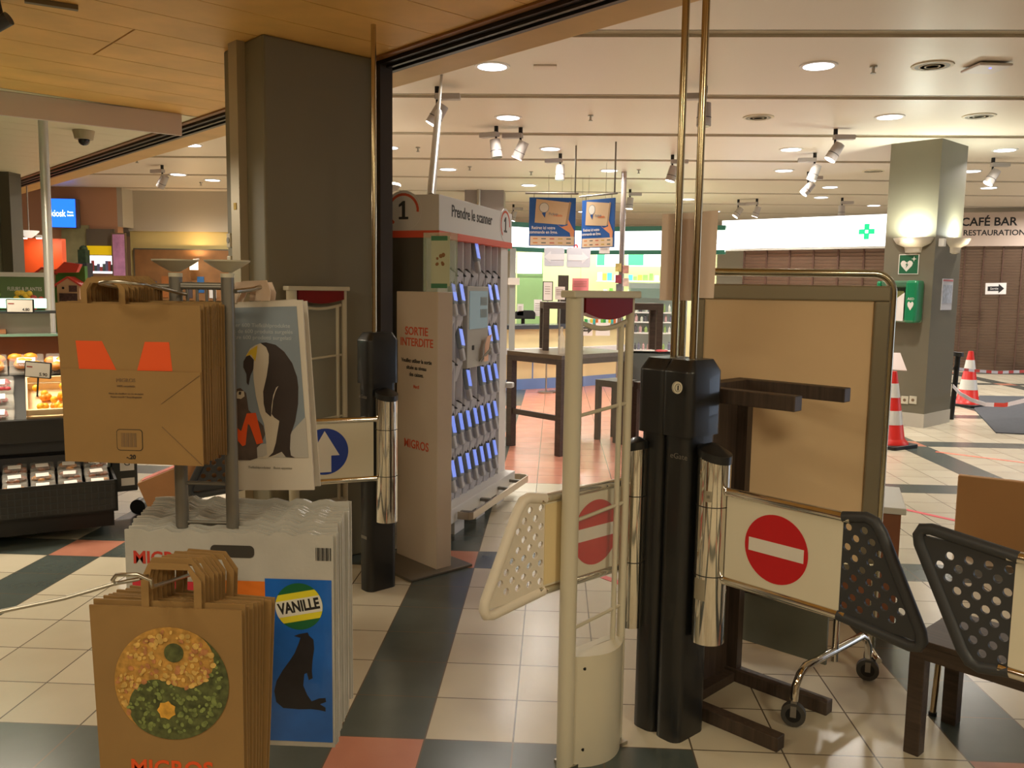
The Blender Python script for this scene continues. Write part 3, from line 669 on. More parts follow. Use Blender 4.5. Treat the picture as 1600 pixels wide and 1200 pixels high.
for k in range(11):
    x = kx(494) + k * .0037; pat(vb, [(x, kz(873)), (x + .0012 + (k * 5 % 3) * .0006, kz(873)), (x + .0012 + (k * 5 % 3) * .0006, kz(853)), (x, kz(853))], ink, 'barcode_line', -.0008)
pat(vb, rrect(kx(330), kz(872), kx(398), kz(853), .012), mat('handle_hole_shadow', (60, 56, 50), .9), 'handle_hole', -.0008)
pv = plastic_bag('white plastic bag in the stack behind the VANILLE front bag', 'stack of white plastic bags')
for k in range(15):
    c = pv if k == 0 else copy_tree(pv)
    c.location = (VX + random.uniform(-.004, .004), VY + .012 + k * .013, VZ + .004 + .0026 * k + random.uniform(-.004, .004)); c.rotation_euler.y = random.uniform(-.008, .008)
# penguin bags
PY_ = 2.27; gX = At(352, 600, PY_).x
px_ = lambda p: At(p, 600, PY_).x - gX
pz_ = lambda p: At(430, p, PY_).z
ppl = mat('paper_white_bag', (206, 198, 186), .5, bump=.25, ns=6)
def penguin_bag(label):
    t = thing('penguin_bag', label, 'plastic bag', group='penguin bags')
    b = MB(); b.prism([(px_(352), pz_(768)), (px_(489), pz_(764)), (px_(474), pz_(468)), (px_(352), pz_(474))], -.008, 0, XZ); b.build('bag_body', ppl, t)
    MB().prism([(px_(360), pz_(474)), (px_(383), pz_(440)), (px_(420), pz_(438)), (px_(426), pz_(455)), (px_(424), pz_(470)), (px_(402), pz_(470)), (px_(404), pz_(456)), (px_(380), pz_(455)), (px_(372), pz_(474))][::-1], 0, .006, XZ).build('handle', mat('bag_handle_pale', (226, 204, 186), .6), t)
    return t
pb = penguin_bag('front white bag printed with a penguin and chick, beside the rack upright'); pb.location = (gX, PY_, 0)
sky = mat('print_sky', (128, 140, 152), .6, noise=.06, ns=6)
sk = pat(pb, [(px_(365), pz_(712)), (px_(480), pz_(712)), (px_(465), pz_(478)), (px_(365), pz_(482))], sky, 'sky_print', -.0008)
pat(sk, [(px_(365), pz_(714)), (px_(481), pz_(714)), (px_(477), pz_(650)), (px_(440), pz_(690)), (px_(365), pz_(700))], mat('print_snow', (176, 172, 166), .6), 'snow_print', -.0012)
pgk = mat('print_penguin_dark', (52, 42, 40), .6, noise=.12, ns=20); pgw = mat('print_penguin_white', (196, 186, 170), .6)
def pg(pts, m, nm, y): pat(sk, [(px_(360 + a * 140 / 525.), pz_(460 + b * 320 / 1200.)) for a, b in pts][::-1], m, nm, y)
pg([(150, 300), (190, 285), (240, 290), (300, 320), (350, 380), (385, 460), (398, 540), (395, 640), (375, 740), (350, 820), (345, 900), (350, 940), (372, 952), (320, 950), (290, 925), (250, 950), (215, 960), (160, 962), (210, 940), (205, 860), (195, 760), (170, 690), (150, 600), (138, 500), (135, 400), (95, 365), (120, 320)], pgw, 'penguin_belly', -.0016)
pg([(180, 285), (215, 282), (270, 295), (320, 335), (365, 400), (392, 480), (399, 540), (396, 640), (378, 740), (350, 820), (345, 900), (350, 940), (374, 953), (320, 950), (296, 920), (255, 940), (215, 955), (245, 925), (262, 870), (282, 760), (285, 740), (255, 720), (240, 700), (235, 717), (205, 690), (195, 640), (193, 570), (215, 480), (228, 400), (230, 350), (215, 310)], pgk, 'penguin_back', -.0021)
pg([(283, 535), (265, 570), (250, 620), (243, 680), (238, 716), (241, 660), (252, 590), (270, 545)], pgw, 'wing_edge', -.0026)
pg([(100, 365), (118, 358), (142, 385), (138, 440), (120, 480), (108, 535), (98, 520), (98, 470), (80, 430), (82, 395)], pgk, 'penguin_head', -.0024)
pg([(120, 330), (165, 300), (160, 340), (150, 395), (128, 355), (95, 365)], mat('print_penguin_yellow', (206, 176, 50), .6), 'penguin_cheek', -.0024)
pg([(30, 560), (60, 552), (92, 580), (98, 620), (105, 680), (160, 740), (190, 770), (200, 820), (180, 870), (150, 900), (152, 960), (110, 975), (35, 975), (30, 700)], mat('print_chick_brown', (84, 70, 64), .6, noise=.2, ns=30), 'chick', -.0019)
pg([(45, 570), (80, 570), (84, 600), (62, 616), (32, 612), (34, 590)], pgw, 'chick_face', -.0024); pg([(52, 572), (66, 574), (62, 592), (50, 590)], pgk, 'chick_eye', -.0029)
pg([(95, 700), (148, 695), (188, 870), (150, 880), (112, 770), (100, 760), (84, 885), (66, 892), (30, 850), (30, 780), (60, 805)], orange, 'orange_m_print', -.003)
for k, s_ in enumerate(('über 600 Tiefkühlprodukte', 'Plus de 600 produits surgelés', 'Oltre 600 prodotti surgelati')): text(s_, .0150, mat('print_pale_text', (178, 184, 190), .6), pb, XF(px_(408), -.0012, pz_(509 + 9.5 * k)))
text('Tiefkühlprodukte   Buon appetito', .009, mat('print_faint_text', (150, 144, 134), .6), pb, XF(px_(420), -.0010, pz_(731)), name='small_print')
q = penguin_bag('second white bag, straight, hanging right behind the tilted front penguin bag'); q.location = (gX + .018, PY_ + .03, -.004); q.rotation_euler.y = -.03
q = penguin_bag('rearmost white bag of the penguin bags, its right edge showing'); q.location = (gX + .012, PY_ + .06, -.006); q.rotation_euler.y = -.012

# ---------------------------------------------------------------- benches, table, stools (same dark family)
def bench_parts(t, L, Wd, H, th=.045, lg=.05):
    MB().lo(0, 0, H - .02, L, Wd, H).build('seat', wengue, t, bevel=.003)
    for (x0, x1, y0, y1) in ((0, L, 0, .04), (0, L, Wd - .04, Wd), (0, .04, .04, Wd - .04), (L - .04, L, .04, Wd - .04)):
        MB().lo(x0 + .001, y0 + .001, H - .02 - th, x1 - .001, y1 - .001, H - .02).build('rail', wengue, t)
    for x in (0, L - lg):
        for y in (0, Wd - lg): MB().lo(x, y, 0, x + lg, y + lg, H - .02).build('leg', wengue, t, bevel=.003)
FRM = lambda x, y, z=0.: axes((1, -1, 0), (1, 1, 0), (x, y, z))
# bench standing on its end: its top faces the posts, its legs point right
ub = thing('upended_bench', 'dark wooden bench standing upright on its end, legs pointing right, beside the gate posts', 'bench')
e1 = Vector((1.045, 3.046, 0)); e2 = Vector((.802, 2.78, 0))
yd = (e1 - e2).normalized(); zd = (Vector((0, 0, 1)).cross(yd)); zd = -zd if zd.x < 0 else zd
BW = (e1 - e2).length + .05; BHt = .44; BL = 1.195
ub.matrix_world = axes((0, 0, 1), zd.cross(Vector((0, 0, 1))), e2 - zd * BHt + Vector((0, 0, 0))) if False else Matrix.Identity(4)
yy = Vector((0, 0, 1)); ay = zd.cross(yy)              # right-handed: x=up, y=ay, z=zd
if ay.dot(yd) > 0: o_ = e2 - zd * BHt
else: o_ = e1 - zd * BHt
ub.matrix_world = axes(yy, ay, o_)
bench_parts(ub, BL, BW, BHt)
# flip: seat at local z = H must be on the far side from the leg ends
for ch in ub.children: ch.data.transform(Matrix.Translation((0, 0, BHt)) @ Matrix.Diagonal((1, 1, -1, 1))); ch.data.flip_normals()
# low stool at right
sl = thing('low_stool', 'low square dark wooden stool under the dark wing tip at bottom right', 'stool', FRM(1.195, 2.785)); bench_parts(sl, .42, .36, .40)
MB().cyl(Fl(1457, 1117), Fl(1457, 1117) + Vector((.02, .01, .36)), .011, n=10).build('slim_leg_post', gold, smooth=True); o = bpy.data.objects['slim_leg_post']
tag(o, 'slim brassy metal post with dark foot just behind the low stool', 'post'); MB().cyl(Vector((0, 0, 0)), (0, 0, .012), .014, n=12).build('foot', blackm, o, M=Matrix.Translation(Fl(1457, 1117)))
# high table far behind with bench on top and stool beneath
tb = thing('high_table', 'high square dark table behind the cream antenna, bottle and bench on it', 'table', FRM(-.45, 8.26))
TL, TW, TH = .74, 1.0, .93
MB().lo(0, 0, TH - .04, TL, TW, TH).build('tabletop', mat('table_top_brown', (96, 80, 62), .35, noise=.25, ns=5, stretch=(1, 10, 10)), tb, bevel=.003)
for x in (.0, TL - .07):
    for y in (0, TW - .07): MB().lo(x, y, 0, x + .07, y + .07, TH - .04).build('leg', wengue, tb, bevel=.003)
MB().lo(.07, .02, .32, TL - .07, .05, .37).build('stretcher', wengue, tb)
for (x0, x1, y0, y1) in ((.07, TL - .07, .0, .03), (.07, TL - .07, TW - .03, TW), (0, .03, .07, TW - .07), (TL - .03, TL, .07, TW - .07)): MB().lo(x0, y0, TH - .09, x1, y1, TH - .04).build('apron', wengue, tb)
bt = thing('bench_on_table', 'dark bench standing on top of the high table', 'bench', axes((1, .12, 0), (-.12, 1, 0), (*At(848, 554, 8.35)[:2], .93))); bench_parts(bt, 1.18, .36, .47, lg=.06)
s2 = thing('bar_stool', 'dark square bar stool standing beside the high table', 'stool', FRM(.43, 8.72)); bench_parts(s2, .30, .30, .62)
s3 = thing('bar_stool', 'dark bar stool mostly hidden behind the gate posts, right of the high table', 'stool', FRM(.80, 8.55)); bench_parts(s3, .30, .30, .62)
bo = At(877, 556, 7.95)
o = MB().lathe([(.03, 0), (.032, .01), (.032, .12), (.028, .15), (.012, .19), (.011, .235), (.014, .24), (.013, .25)], (bo.x, bo.y, .93), n=20).build('bottle', mat('clear_bottle', (226, 214, 196), .1, alpha=.45), smooth=True)
tag(o, 'clear glass bottle standing on the high table', 'bottle')
o = MB().ball((0, 0, .012), .05, (1, .7, .25), 8).ball((.04, .01, .012), .035, (1, .7, .3), 8).build('crumpled_wrapper', mat('wrapper_red', (212, 90, 96), .5)); o.location = At(1032, 547, 8.35); o.location.z = .935
tag(o, 'crumpled red and white wrapper on the high table by the gate posts', 'wrapper')

# ---------------------------------------------------------------- rolling display board
bd = thing('rolling_board', 'large beige display board in a curved chrome tube frame on castors', 'board')
bY = 3.38; c1 = Vector((At(1078, 600, bY).x, bY + .03, 0)); c2 = Vector((At(1378, 600, bY).x, bY - .02, 0))
BM = axes(c2 - c1, (0, 1, 0), c1); bd.matrix_world = BM; BLN = (c2 - c1).length
sil = mat('board_silver_frame', (150, 142, 122), .32, .7)
zt = At(1370, 447, bY).z; zb = .42
MB().lo(0, -.012, zb, BLN, .012, zt).build('board_face', mat('board_beige', (222, 192, 150), .55, noise=.05, ns=2), bd)
for (x0, z0, x1, z1) in ((0, zt - .058, BLN, zt), (0, zb, BLN, zb + .05), (BLN - .058, zb + .05, BLN, zt - .058), (0, zb + .05, .05, zt - .058)):
    MB().lo(x0, -.026, z0, x1, .02, z1).build('board_frame', sil, bd, bevel=.006)
zT = At(1300, 427, bY + .06).z; XR = BLN + .028
arcp = [(-.3, .05, zT)] + [(XR - .075 + .075 * math.sin(a), .05, zT - .075 + .075 * math.cos(a)) for a in [math.pi / 2 * k / 8 for k in range(9)]] + [(XR, .05, .10)]
XL = -.028; arcl = [(XL, .05, .10)] + [(XL + .075 - .075 * math.cos(a), .05, zT - .075 + .075 * math.sin(a)) for a in [math.pi / 2 * k / 8 for k in range(9)]]
MB().tube([(XL, .03, .09), (XL, -.06, .09)], .012, n=10).build('rear_foot', chrome, bd, smooth=True)
MB().tube(arcl + arcp[1:], .0155, n=14).build('tube_frame', mat('tube_frame_chrome', (196, 190, 166), .16, 1), bd, smooth=True)
MB().tube([(XR, .05, .10), (XR, .03, .09), (XR, -.06, .09)], .012, n=10).build('rear_foot', chrome, bd, smooth=True)
for xx in (XL, XR): MB().cyl((xx - .012, .05, .045), (xx + .012, .05, .045), .045, n=24).build('castor', blackm, bd, smooth=True)
# trolley base with two castors in front of the board
tr = thing('trolley_base', 'chrome trolley foot with two castors and a low grey steel panel', 'trolley')
w1 = Vector((.871, 2.93, .045)); w2 = Vector((1.267, 3.32, .045)); dv_ = (w2 - w1).normalized(); tc_ = (w1 + w2) / 2
zf = .20
pts = [w1 + Vector((0, 0, .05)), w1 + Vector((0, 0, .10)) + dv_ * .005, w1 + Vector((0, 0, .135)) + dv_ * .03, w1 + Vector((0, 0, zf - .045)) + dv_ * .07] + [w1.lerp(w2, f) + Vector((0, 0, zf - .045)) for f in (.3, .5, .7)] + [w2 + Vector((0, 0, zf - .045)) - dv_ * .07, w2 + Vector((0, 0, .135)) - dv_ * .03, w2 + Vector((0, 0, .10)) - dv_ * .005, w2 + Vector((0, 0, .05))]
MB().tube(pts, .0145, n=14).build('foot_tube', chrome, tr, smooth=True)
for wv in (w1, w2):
    cs = MB(); ax_ = Vector((-.35, -1, 0)); ax_.normalize(); ax_ = ax_ * .013
    cs.cyl(wv - ax_, wv + ax_, .042, n=28); cw = cs.build('castor_wheel', mat('castor_rubber', (70, 68, 64), .6), tr, smooth=True)
    MB().cyl(wv - ax_ * 1.1, wv + ax_ * 1.1, .026, n=20).build('wheel_hub', blackm, cw, smooth=True)
    MB().bar(wv + Vector((0, 0, -.005)) + ax_ * 1.5, wv + Vector((0, 0, .055)) + ax_ * .3, .02, .006).build('castor_fork', steelgrey, tr)
pt = At(1311, 1026, 3.1); pt = Vector((tc_.x, tc_.y, zf - .04))
MB().cyl(pt, pt + Vector((0, 0, .56)), .0125, n=14).build('trolley_post', chrome, tr, smooth=True)
pu = Vector((-.77, .64, 0)).normalized(); pA = pt + pu * .03; pB = pt + pu * .50
MB().bar((pA.x, pA.y, .235), (pB.x, pB.y, .235), .012, .20).build('steel_panel', mat('steel_panel_grey', (128, 130, 118), .45, .3, noise=.1, ns=6), tr)
MB().bar((pA.x, pA.y, .337), (pB.x, pB.y, .337), .018, .008).build('panel_edge', chrome, tr)
# low brown cabinet behind the board
kb = thing('low_cabinet', 'low brown cabinet with a pale top just behind the display board', 'cabinet')
A1 = At(1400, 785, 3.98); kz_ = A1.z
kb.matrix_world = axes((1, -.32, 0), (.32, 1, 0), (A1.x - .95, A1.y + .19, 0))
MB().lo(0, 0, .02, .98, .45, kz_ - .03).build('cabinet_body', mat('cabinet_brown', (132, 84, 58), .5, noise=.15, ns=4), kb)
MB().lo(-.01, -.01, kz_ - .03, 1.0, .46, kz_).build('cabinet_top', mat('cabinet_top_pale', (206, 206, 200), .4), kb, bevel=.004)
MB().lo(.975, .2, .02, .985, .23, kz_ - .03).build('corner_strip', mat('strip_pale', (196, 176, 160), .5), kb)
# cardboard box on the floor
cb = Fl(1488, 866); cbx = thing('cardboard_box', 'plain brown flattened cardboard box standing on the floor at the right edge', 'box', axes((1, -.55, 0), (.55, 1, 0), (cb.x, cb.y, 0)))
cH = At(1488, 742, cb.y).z
MB().lo(0, 0, 0, .8, .05, cH).build('box_body', mat('cardboard', (184, 140, 92), .8, noise=.04, ns=3), cbx, bevel=.008)
MB().lo(.36, -.002, .02, .45, -.0005, .035).build('box_stamp', ink, cbx)

# ---------------------------------------------------------------- produce display at left
pd0 = Vector((-2.60, 4.93, 0)); pdx = Vector((-.53, -.33, 0)).normalized()
pdM = axes(pdx, (-.53, .85, 0), pd0)            # local x runs left along the front, local y runs into the depth... z up
if (pdM @ Vector((0, 0, 1))).z < 0: pdM = axes(-pdx, (-.53, .85, 0), pd0)
PS = -1 if (pdM.to_3x3() @ Vector((1, 0, 0))).x > 0 else 1     # sign that points left
ds = thing('produce_display', 'black stepped produce display with sloping trays at the left edge', 'display shelf', pdM)
def pb_(x0, x1, y0, y1, z0, z1): return MB().lo(PS * x0, y0, z0, PS * x1, y1, z1)
LN = 1.75
pb_(0.02, LN, .05, .95, .06, .16).build('plinth', blackm, ds); pb_(.15, LN, .42, .95, .16, .66).build('back_carcass', blackm, ds)
pb_(.16, LN, .36, .42, .38, .46).build('price_rail', dgrey, ds); pb_(.16, LN, .38, .42, .48, .555).build('price_rail', dgrey, ds)
for x in (.62, .74): pb_(x, x + .06, .36, .372, .51, .535).build('rail_label', paperm, ds)
def slope_box(x0, x1, y0, z0, y1, z1, th): 
    b = MB(); b.bar((PS * (x0 + x1) / 2, y0, z0), (PS * (x0 + x1) / 2, y1, z1), abs(x1 - x0), th, up=(0, 0, 1)); return b
slope_box(.12, LN, .30, .62, 1.0, .96, .03).build('sloped_deck', blackm, ds)
pb_(.12, LN, .285, .33, .56, .70).build('front_lip', black, ds, bevel=.006)
pb_(.10, .13, .3, 1.0, .2, .96).build('side_panel', blackm, ds)
pb_(.12, LN, .98, 1.0, .94, 1.165).build('back_panel', mat('display_brown', (120, 76, 50), .6), ds)
pb_(.10, LN, .90, 1.12, 1.165, 1.18).build('glass_shelf', mat('glass_shelf_green', (110, 140, 122), .15), ds)
pb_(.30, LN, 1.05, 1.06, 1.18, 1.315).build('upper_back_panel', mat('pink_white_panel', (214, 196, 186), .5), ds)
pb_(.14, LN, .92, 1.1, 1.315, 1.33).build('top_shelf', blackm, ds)
pb_(.32, LN, .94, 1.08, 1.35, 1.41).build('light_rail', mat('lit_rail_green', (170, 240, 205), .4, emit=1.6), ds)
pc = axes((1, 0, 0), (0, 1, 0), (0, 0, 0))
# side label and castor
sb_ = MB().lo(PS * -.16, .5, .16, PS * .0, .8, .46).build('end_box', black, ds, bevel=.008)
pa = MB().lo(PS * -.14, .496, .30, PS * -.055, .50, .40).build('label_sheet', paperm, sb_); text('G', .055, ink, pa, axes((1 if PS < 0 else -1, 0, 0), (0, 0, 1), (PS * -.097, .495, .35)))
MB().lo(PS * -.14, .496, .2, PS * -.06, .50, .25).build('label_sheet', paperm, sb_)
o = MB().cyl((PS * -.15, .47, .055), (PS * -.18, .53, .055), .05, n=20).build('castor', black, ds, smooth=True)
# lower crate with fruit packs
def DP(x, y, z): return pdM @ Vector((PS * x, y, z))
lc = thing('black_crate', 'long black slotted crate on the floor-level shelf holding date packs', 'crate', pdM)
def crate(t, x0, x1, y0, y1, z0, h, slope=0., m=black):
    for a in ((x0, x1, y0, y0 + .015), (x0, x1, y1 - .015, y1), (x0, x0 + .015, y0, y1), (x1 - .015, x1, y0, y1)): MB().lo(PS * a[0], a[2], z0, PS * a[1], a[3], z0 + h).build('crate_side', m, t)
    MB().lo(PS * x0, y0, z0, PS * x1, y1, z0 + .012).build('crate_floor', m, t)
crate(lc, 0, .98, .0, .42, .16, .19)
fr_ = MB()
for k in range(26): fr_.lo(PS * (.03 + k * .036), -.004, .18, PS * (.035 + k * .036), 0, .33)
for z in (.20, .24, .28, .32): fr_.lo(PS * .02, -.003, z, PS * .96, 0, z + .004)
fr_.build('crate_grid', dgrey, lc)
filmm = mat('clear_film', (236, 232, 224), .12, alpha=.14, bump=1., ns=25)
date = mat('dates_brown', (128, 66, 26), .35, noise=.4, ns=30); citr = mat('citrus_orange', (236, 146, 40), .45, noise=.1, ns=10); yell = mat('physalis_yellow', (240, 186, 52), .45)
meat = mat('radish_red', (178, 36, 56), .4, noise=.3, ns=20); greenf = mat('green_salad', (120, 140, 70), .6, noise=.3)
def pack(label, cat, P, sx, sy, sz, content, rx, group, cr=.02, n=12, name='fruit_pack'):
    """film-wrapped tray: tray, pieces, film, paper label"""
    t = thing(name, label, cat, pdM @ Matrix.Translation((PS * P[0], P[1], P[2])) @ Matrix.Rotation(rx, 4, 'X') @ Matrix.Rotation(random.uniform(-.08, .08), 4, 'Z'), group)
    MB().lo(-sx / 2, -sy / 2, 0, sx / 2, sy / 2, .012).build('tray', filmm, t)
    b = MB()
    for k in range(n): b.ball((random.uniform(-sx, sx) * .36, random.uniform(-sy, sy) * .36, cr * .9 + random.uniform(0, sz * .4)), cr, (1.2, .9, .8), 6)
    b.build('fruit', content, t, smooth=True)
    b = MB().lo(-sx / 2, -sy / 2, .012, sx / 2, sy / 2, sz); b.build('film', filmm, t, bevel=.012)
    MB().lo(-sx * .28, -sy * .3, sz + .001, sx * .25, sy * .12, sz + .003).build('paper_label', paperm, t); return t
k = 0
for row, y in enumerate((.10, .22, .34)):
    for c in range(6):
        pack('brown date pack in the black floor crate, %s row, %s' % (('front', 'middle', 'back')[row], ('nearest the right end', 'second from right', 'third from right', 'third from left', 'second from left', 'leftmost')[c]), 'fruit pack', (.10 + c * .145, y, .30 + row * .035), .13, .105, .045, date if (c + row) % 3 else mat('apricot', (196, 130, 46), .4, noise=.2, ns=20), .28, 'date packs in the floor crate', .017, 9)
# tray rows of the sloped deck: left tray with meat-red packs, wooden crate with yellow fruit, upper row with citrus nets
sl_a = math.atan2(.34, .70)
for c in range(4):
    for r in range(3):
        y = .40 + r * .155; z = .645 + (y - .30) * .486 + .01
        pack('clear pack of red radishes on the sloping tray, %s row, %s' % (('lowest', 'middle', 'upper')[r], ('rightmost', 'second from right', 'third from right', 'at far left')[c]), 'vegetable pack', (.62 + c * .21, y, z), .19, .135, .05, meat, sl_a, 'red packs on the sloping tray', .018, 10)
for c in range(5):
    pack('film pack of orange citrus fruit at the top of the sloping tray, %s' % ('hidden end', 'second from right', 'third from right', 'fourth from right', 'far left')[c], 'fruit pack', (.24 + c * .21, .90, .955), .2, .16, .07, citr, sl_a, 'citrus packs on the top row', .036, 9)
for c in range(2):
    pack('clear pack of green leaves at the left of the sloping tray, %s' % ('upper right', 'upper left')[c], 'vegetable pack', (.98 + c * .2, .86, .94), .18, .13, .05, greenf, sl_a, 'green packs on the tray', .02, 8)
SM = pdM @ Matrix.Translation((0, .34, .665)) @ Matrix.Rotation(sl_a, 4, 'X')
wc = thing('wooden_crate', 'white wooden fruit crate with small yellow fruits on the sloping tray', 'crate', SM)
wcm = mat('crate_poplar', (236, 208, 164), .6, noise=.08, ns=8)
for a in ((.14, .46, 0, .012), (.14, .46, .38, .392), (.14, .15, 0, .392), (.45, .46, 0, .392)):
    MB().lo(PS * a[0], a[2], .0, PS * a[1], a[3], .05).build('crate_slat', wcm, wc); MB().lo(PS * a[0], a[2], .06, PS * a[1], a[3], .10).build('crate_slat', wcm, wc)
MB().lo(PS * .14, 0, 0, PS * .46, .392, .008).build('crate_base', wcm, wc)
for k in range(16):
    o = MB().ball((0, 0, 0), .022, n=8).build('yellow_fruit', yell if k % 4 else citr, smooth=True)
    o.matrix_world = SM @ Matrix.Translation((PS * random.uniform(.18, .42), random.uniform(.06, .34), .035 + .03 * (k % 2))); tag(o, 'small yellow fruit lying in the white wooden crate', 'fruit', 'yellow fruits in the wooden crate')
def price_tag(px, py, Y, w_, h_, txt, label, rz=.0, ry=0.):
    p = At(px, py, Y); t = thing('price_tag', label, 'price tag', axes((1, rz, ry), (0, 0, 1), p))
    MB().prism(rrect(-w_ / 2, -h_ / 2, w_ / 2, h_ / 2, .006), -.012, 0).build('tag_frame', blackm, t)
    MB().lo(-w_ / 2 + .006, -h_ / 2 + .006, 0, w_ / 2 - .006, h_ / 2 - .006, .002).build('tag_display', mat('tag_display', (226, 222, 214), .5), t)
    text(txt, h_ * .28, ink, t, Matrix.Translation((w_ * .22, -h_ * .27, .002)), name='price', bold=.0006); MB().lo(-w_ * .42, h_ * .12, .002, -w_ * .2, h_ * .2, .0026).build('print_line', mat('tag_red', (150, 70, 60), .6), t)
    return t
price_tag(31, 478, 5.05, .155, .084, '4.80', 'white electronic price tag reading 4.80 on the top shelf edge', .2)
price_tag(59, 578, 4.88, .148, .095, '5.90', 'tilted electronic price tag reading 5.90 above the wooden crate', .15, -.09)
MB().cyl((0, -.16, -.01), (0, -.04, -.01), .005).build('tag_stem', blackm, bpy.data.objects['price_tag.001'])
o = MB().box(0, 0, .014, .12, .05, .028).build('wooden_block', mat('block_brown', (150, 96, 60), .6)); p = DP(.62, 1.0, 1.181); o.location = p; o.rotation_euler.z = .5; tag(o, 'small brown block lying on the green glass shelf', 'block')
# white pole standing on the shelf and rising to the pale ceiling
p = At(79, 522, 5.5); top = Fl(67, 188, ZS)
top = At(67, 188, 6.4); q2 = At(79, 522, 6.35)
o = MB().cyl((q2.x, q2.y, 0), (top.x, top.y, ZS), .034, n=24).build('white_pole', mat('pole_white', (196, 190, 182), .3, .3), smooth=True)
MB().cyl((top.x, top.y, ZS - .03), (top.x, top.y, ZS - .005), .055, n=24).build('ceiling_collar', white, o, smooth=True); tag(o, 'white metal pole rising behind the produce display at left', 'pole')
# tilted wooden box beside the display
wb = thing('wooden_box', 'small wooden box with red and white print tilted beside the rack uprights', 'box', axes((1, .45, .42), (-.3, 0, 1), At(241, 795, 3.9)))
MB().lo(0, 0, 0, .42, .155, .2).build('box_body', mat('box_wood', (176, 128, 84), .6, noise=.1), wb, bevel=.003)
MB().lo(-.002, .05, .03, 0, .10, .17).build('hand_hole', blackm, wb); MB().lo(.02, .156, .02, .40, .158, .18).build('printed_lid', mat('lid_print', (214, 120, 112), .6, noise=.3, ns=14), wb)
MB().cyl(Vector((0, 0, 0)), (0, 0, 1), .01).b.free()
bx = At(262, 800, 4.0); o = MB().cyl((bx.x + .08, bx.y + .1, 0), (bx.x + .08, bx.y + .1, .62), .012).build('box_stand', blackm); o.parent = wb; bpy.context.view_layer.update(); o.matrix_parent_inverse = wb.matrix_world.inverted()

# ---------------------------------------------------------------- mall behind, left part
gw = thing('green_display_wall', 'green display wall with nesting boxes behind the white pole', 'display wall', Matrix.Translation((0, 8.6, 0)))
a, b = At(-80, 415, 8.6), At(139, 480, 8.6)
gp = MB(); gp.prism([(a.x, 0), (b.x, 0), (b.x, At(139, 416, 8.6).z), (At(100, 418, 8.6).x, At(100, 418, 8.6).z), (At(60, 432, 8.6).x, At(60, 432, 8.6).z), (a.x, At(0, 445, 8.6).z)], 0, .05, XZ)
gp.build('green_panel', mat('display_green', (76, 128, 52), .6), gw)
def house(px, py, w_, h_, Y, label):
    p = At(px, py, Y); t = thing('nesting_box', label, 'nesting box', Matrix.Translation((p.x, Y, p.z)))
    bw = mat('birch_wood', (196, 156, 120), .6)
    MB().prism([(-w_ / 2, -h_ / 2), (w_ / 2, -h_ / 2), (w_ / 2, h_ * .25), (0, h_ * .5), (-w_ / 2, h_ * .25)], 0, .12, XZ).build('house_body', bw, t)
    rf = mat('roof_red', (206, 70, 56), .5)
    MB().bar((-w_ * .68, -.06, h_ * .17), (0, -.06, h_ * .54), .14, .018, up=(0, 0, 1)).build('roof', rf, t); MB().bar((w_ * .68, -.06, h_ * .17), (0, -.06, h_ * .54), .14, .018, up=(0, 0, 1)).build('roof', rf, t)
    dk_ = mat('bark_dark', (84, 60, 56), .9, noise=.4, ns=40)
    MB().lo(-w_ * .4, -.126, -h_ * .4, w_ * .4, -.12, -h_ * .08).build('bark_fill', dk_, t); MB().lo(.01, -.126, -h_ * .02, w_ * .4, -.12, h_ * .22).build('bark_fill', dk_, t)
    MB().cyl((-w_ * .22, -.12, h_ * .12), (-w_ * .22, -.126, h_ * .12), .012).build('entry_hole', blackm, t)
house(117, 455, .23, .26, 8.55, 'wooden insect house with red roof on the green display wall')
house(78, 432, .12, .16, 8.55, 'second small nesting box on the green wall, left of the white pole')
o = MB().prism([(-.14, -.05), (.1, -.04), (.14, .04), (-.02, .06)], 0, .05, XZ).build('red_ornament', mat('ornament_red', (206, 66, 50), .5)); o.location = At(108, 419, 8.4); tag(o, 'red ornament on top of the green display wall', 'decoration')
sgn = thing('flower_sign', 'white lettered sign over green plants behind the produce display', 'sign', Matrix.Translation(At(42, 450, 7.6)))
MB().lo(-.25, 0, -.2, .2, .02, .1).build('sign_board', mat('sign_dark_green', (104, 128, 84), .6), sgn); text('FLEURS & PLANTES', .048, paperm, sgn, XF(-.02, -.003, -.01), sx=.8)
MB().lo(-.42, -.02, -.6, -.36, .04, .14).build('sign_post', mat('lilac_white', (206, 204, 222), .5), sgn); MB().lo(-.42, -.02, .10, .22, .04, .14).build('sign_rail', white, sgn)
for k, (px, py, cc) in enumerate(((36, 466, (226, 190, 60)), (60, 470, (200, 90, 80)), (15, 468, (110, 150, 70)))):
    b = MB(); P_ = At(px, py, 7.4)
    for j in range(14): b.ball((random.uniform(-.09, .09), random.uniform(-.05, .05), random.uniform(-.06, .05)), .025, n=5)
    o = b.build('flower_bunch', mat('bloom_%d' % k, cc, .7, noise=.3, ns=20)); o.location = P_; tag(o, '%s flower bunch below the dark green lettered sign' % ('yellow', 'reddish', 'green')[k], 'flowers')
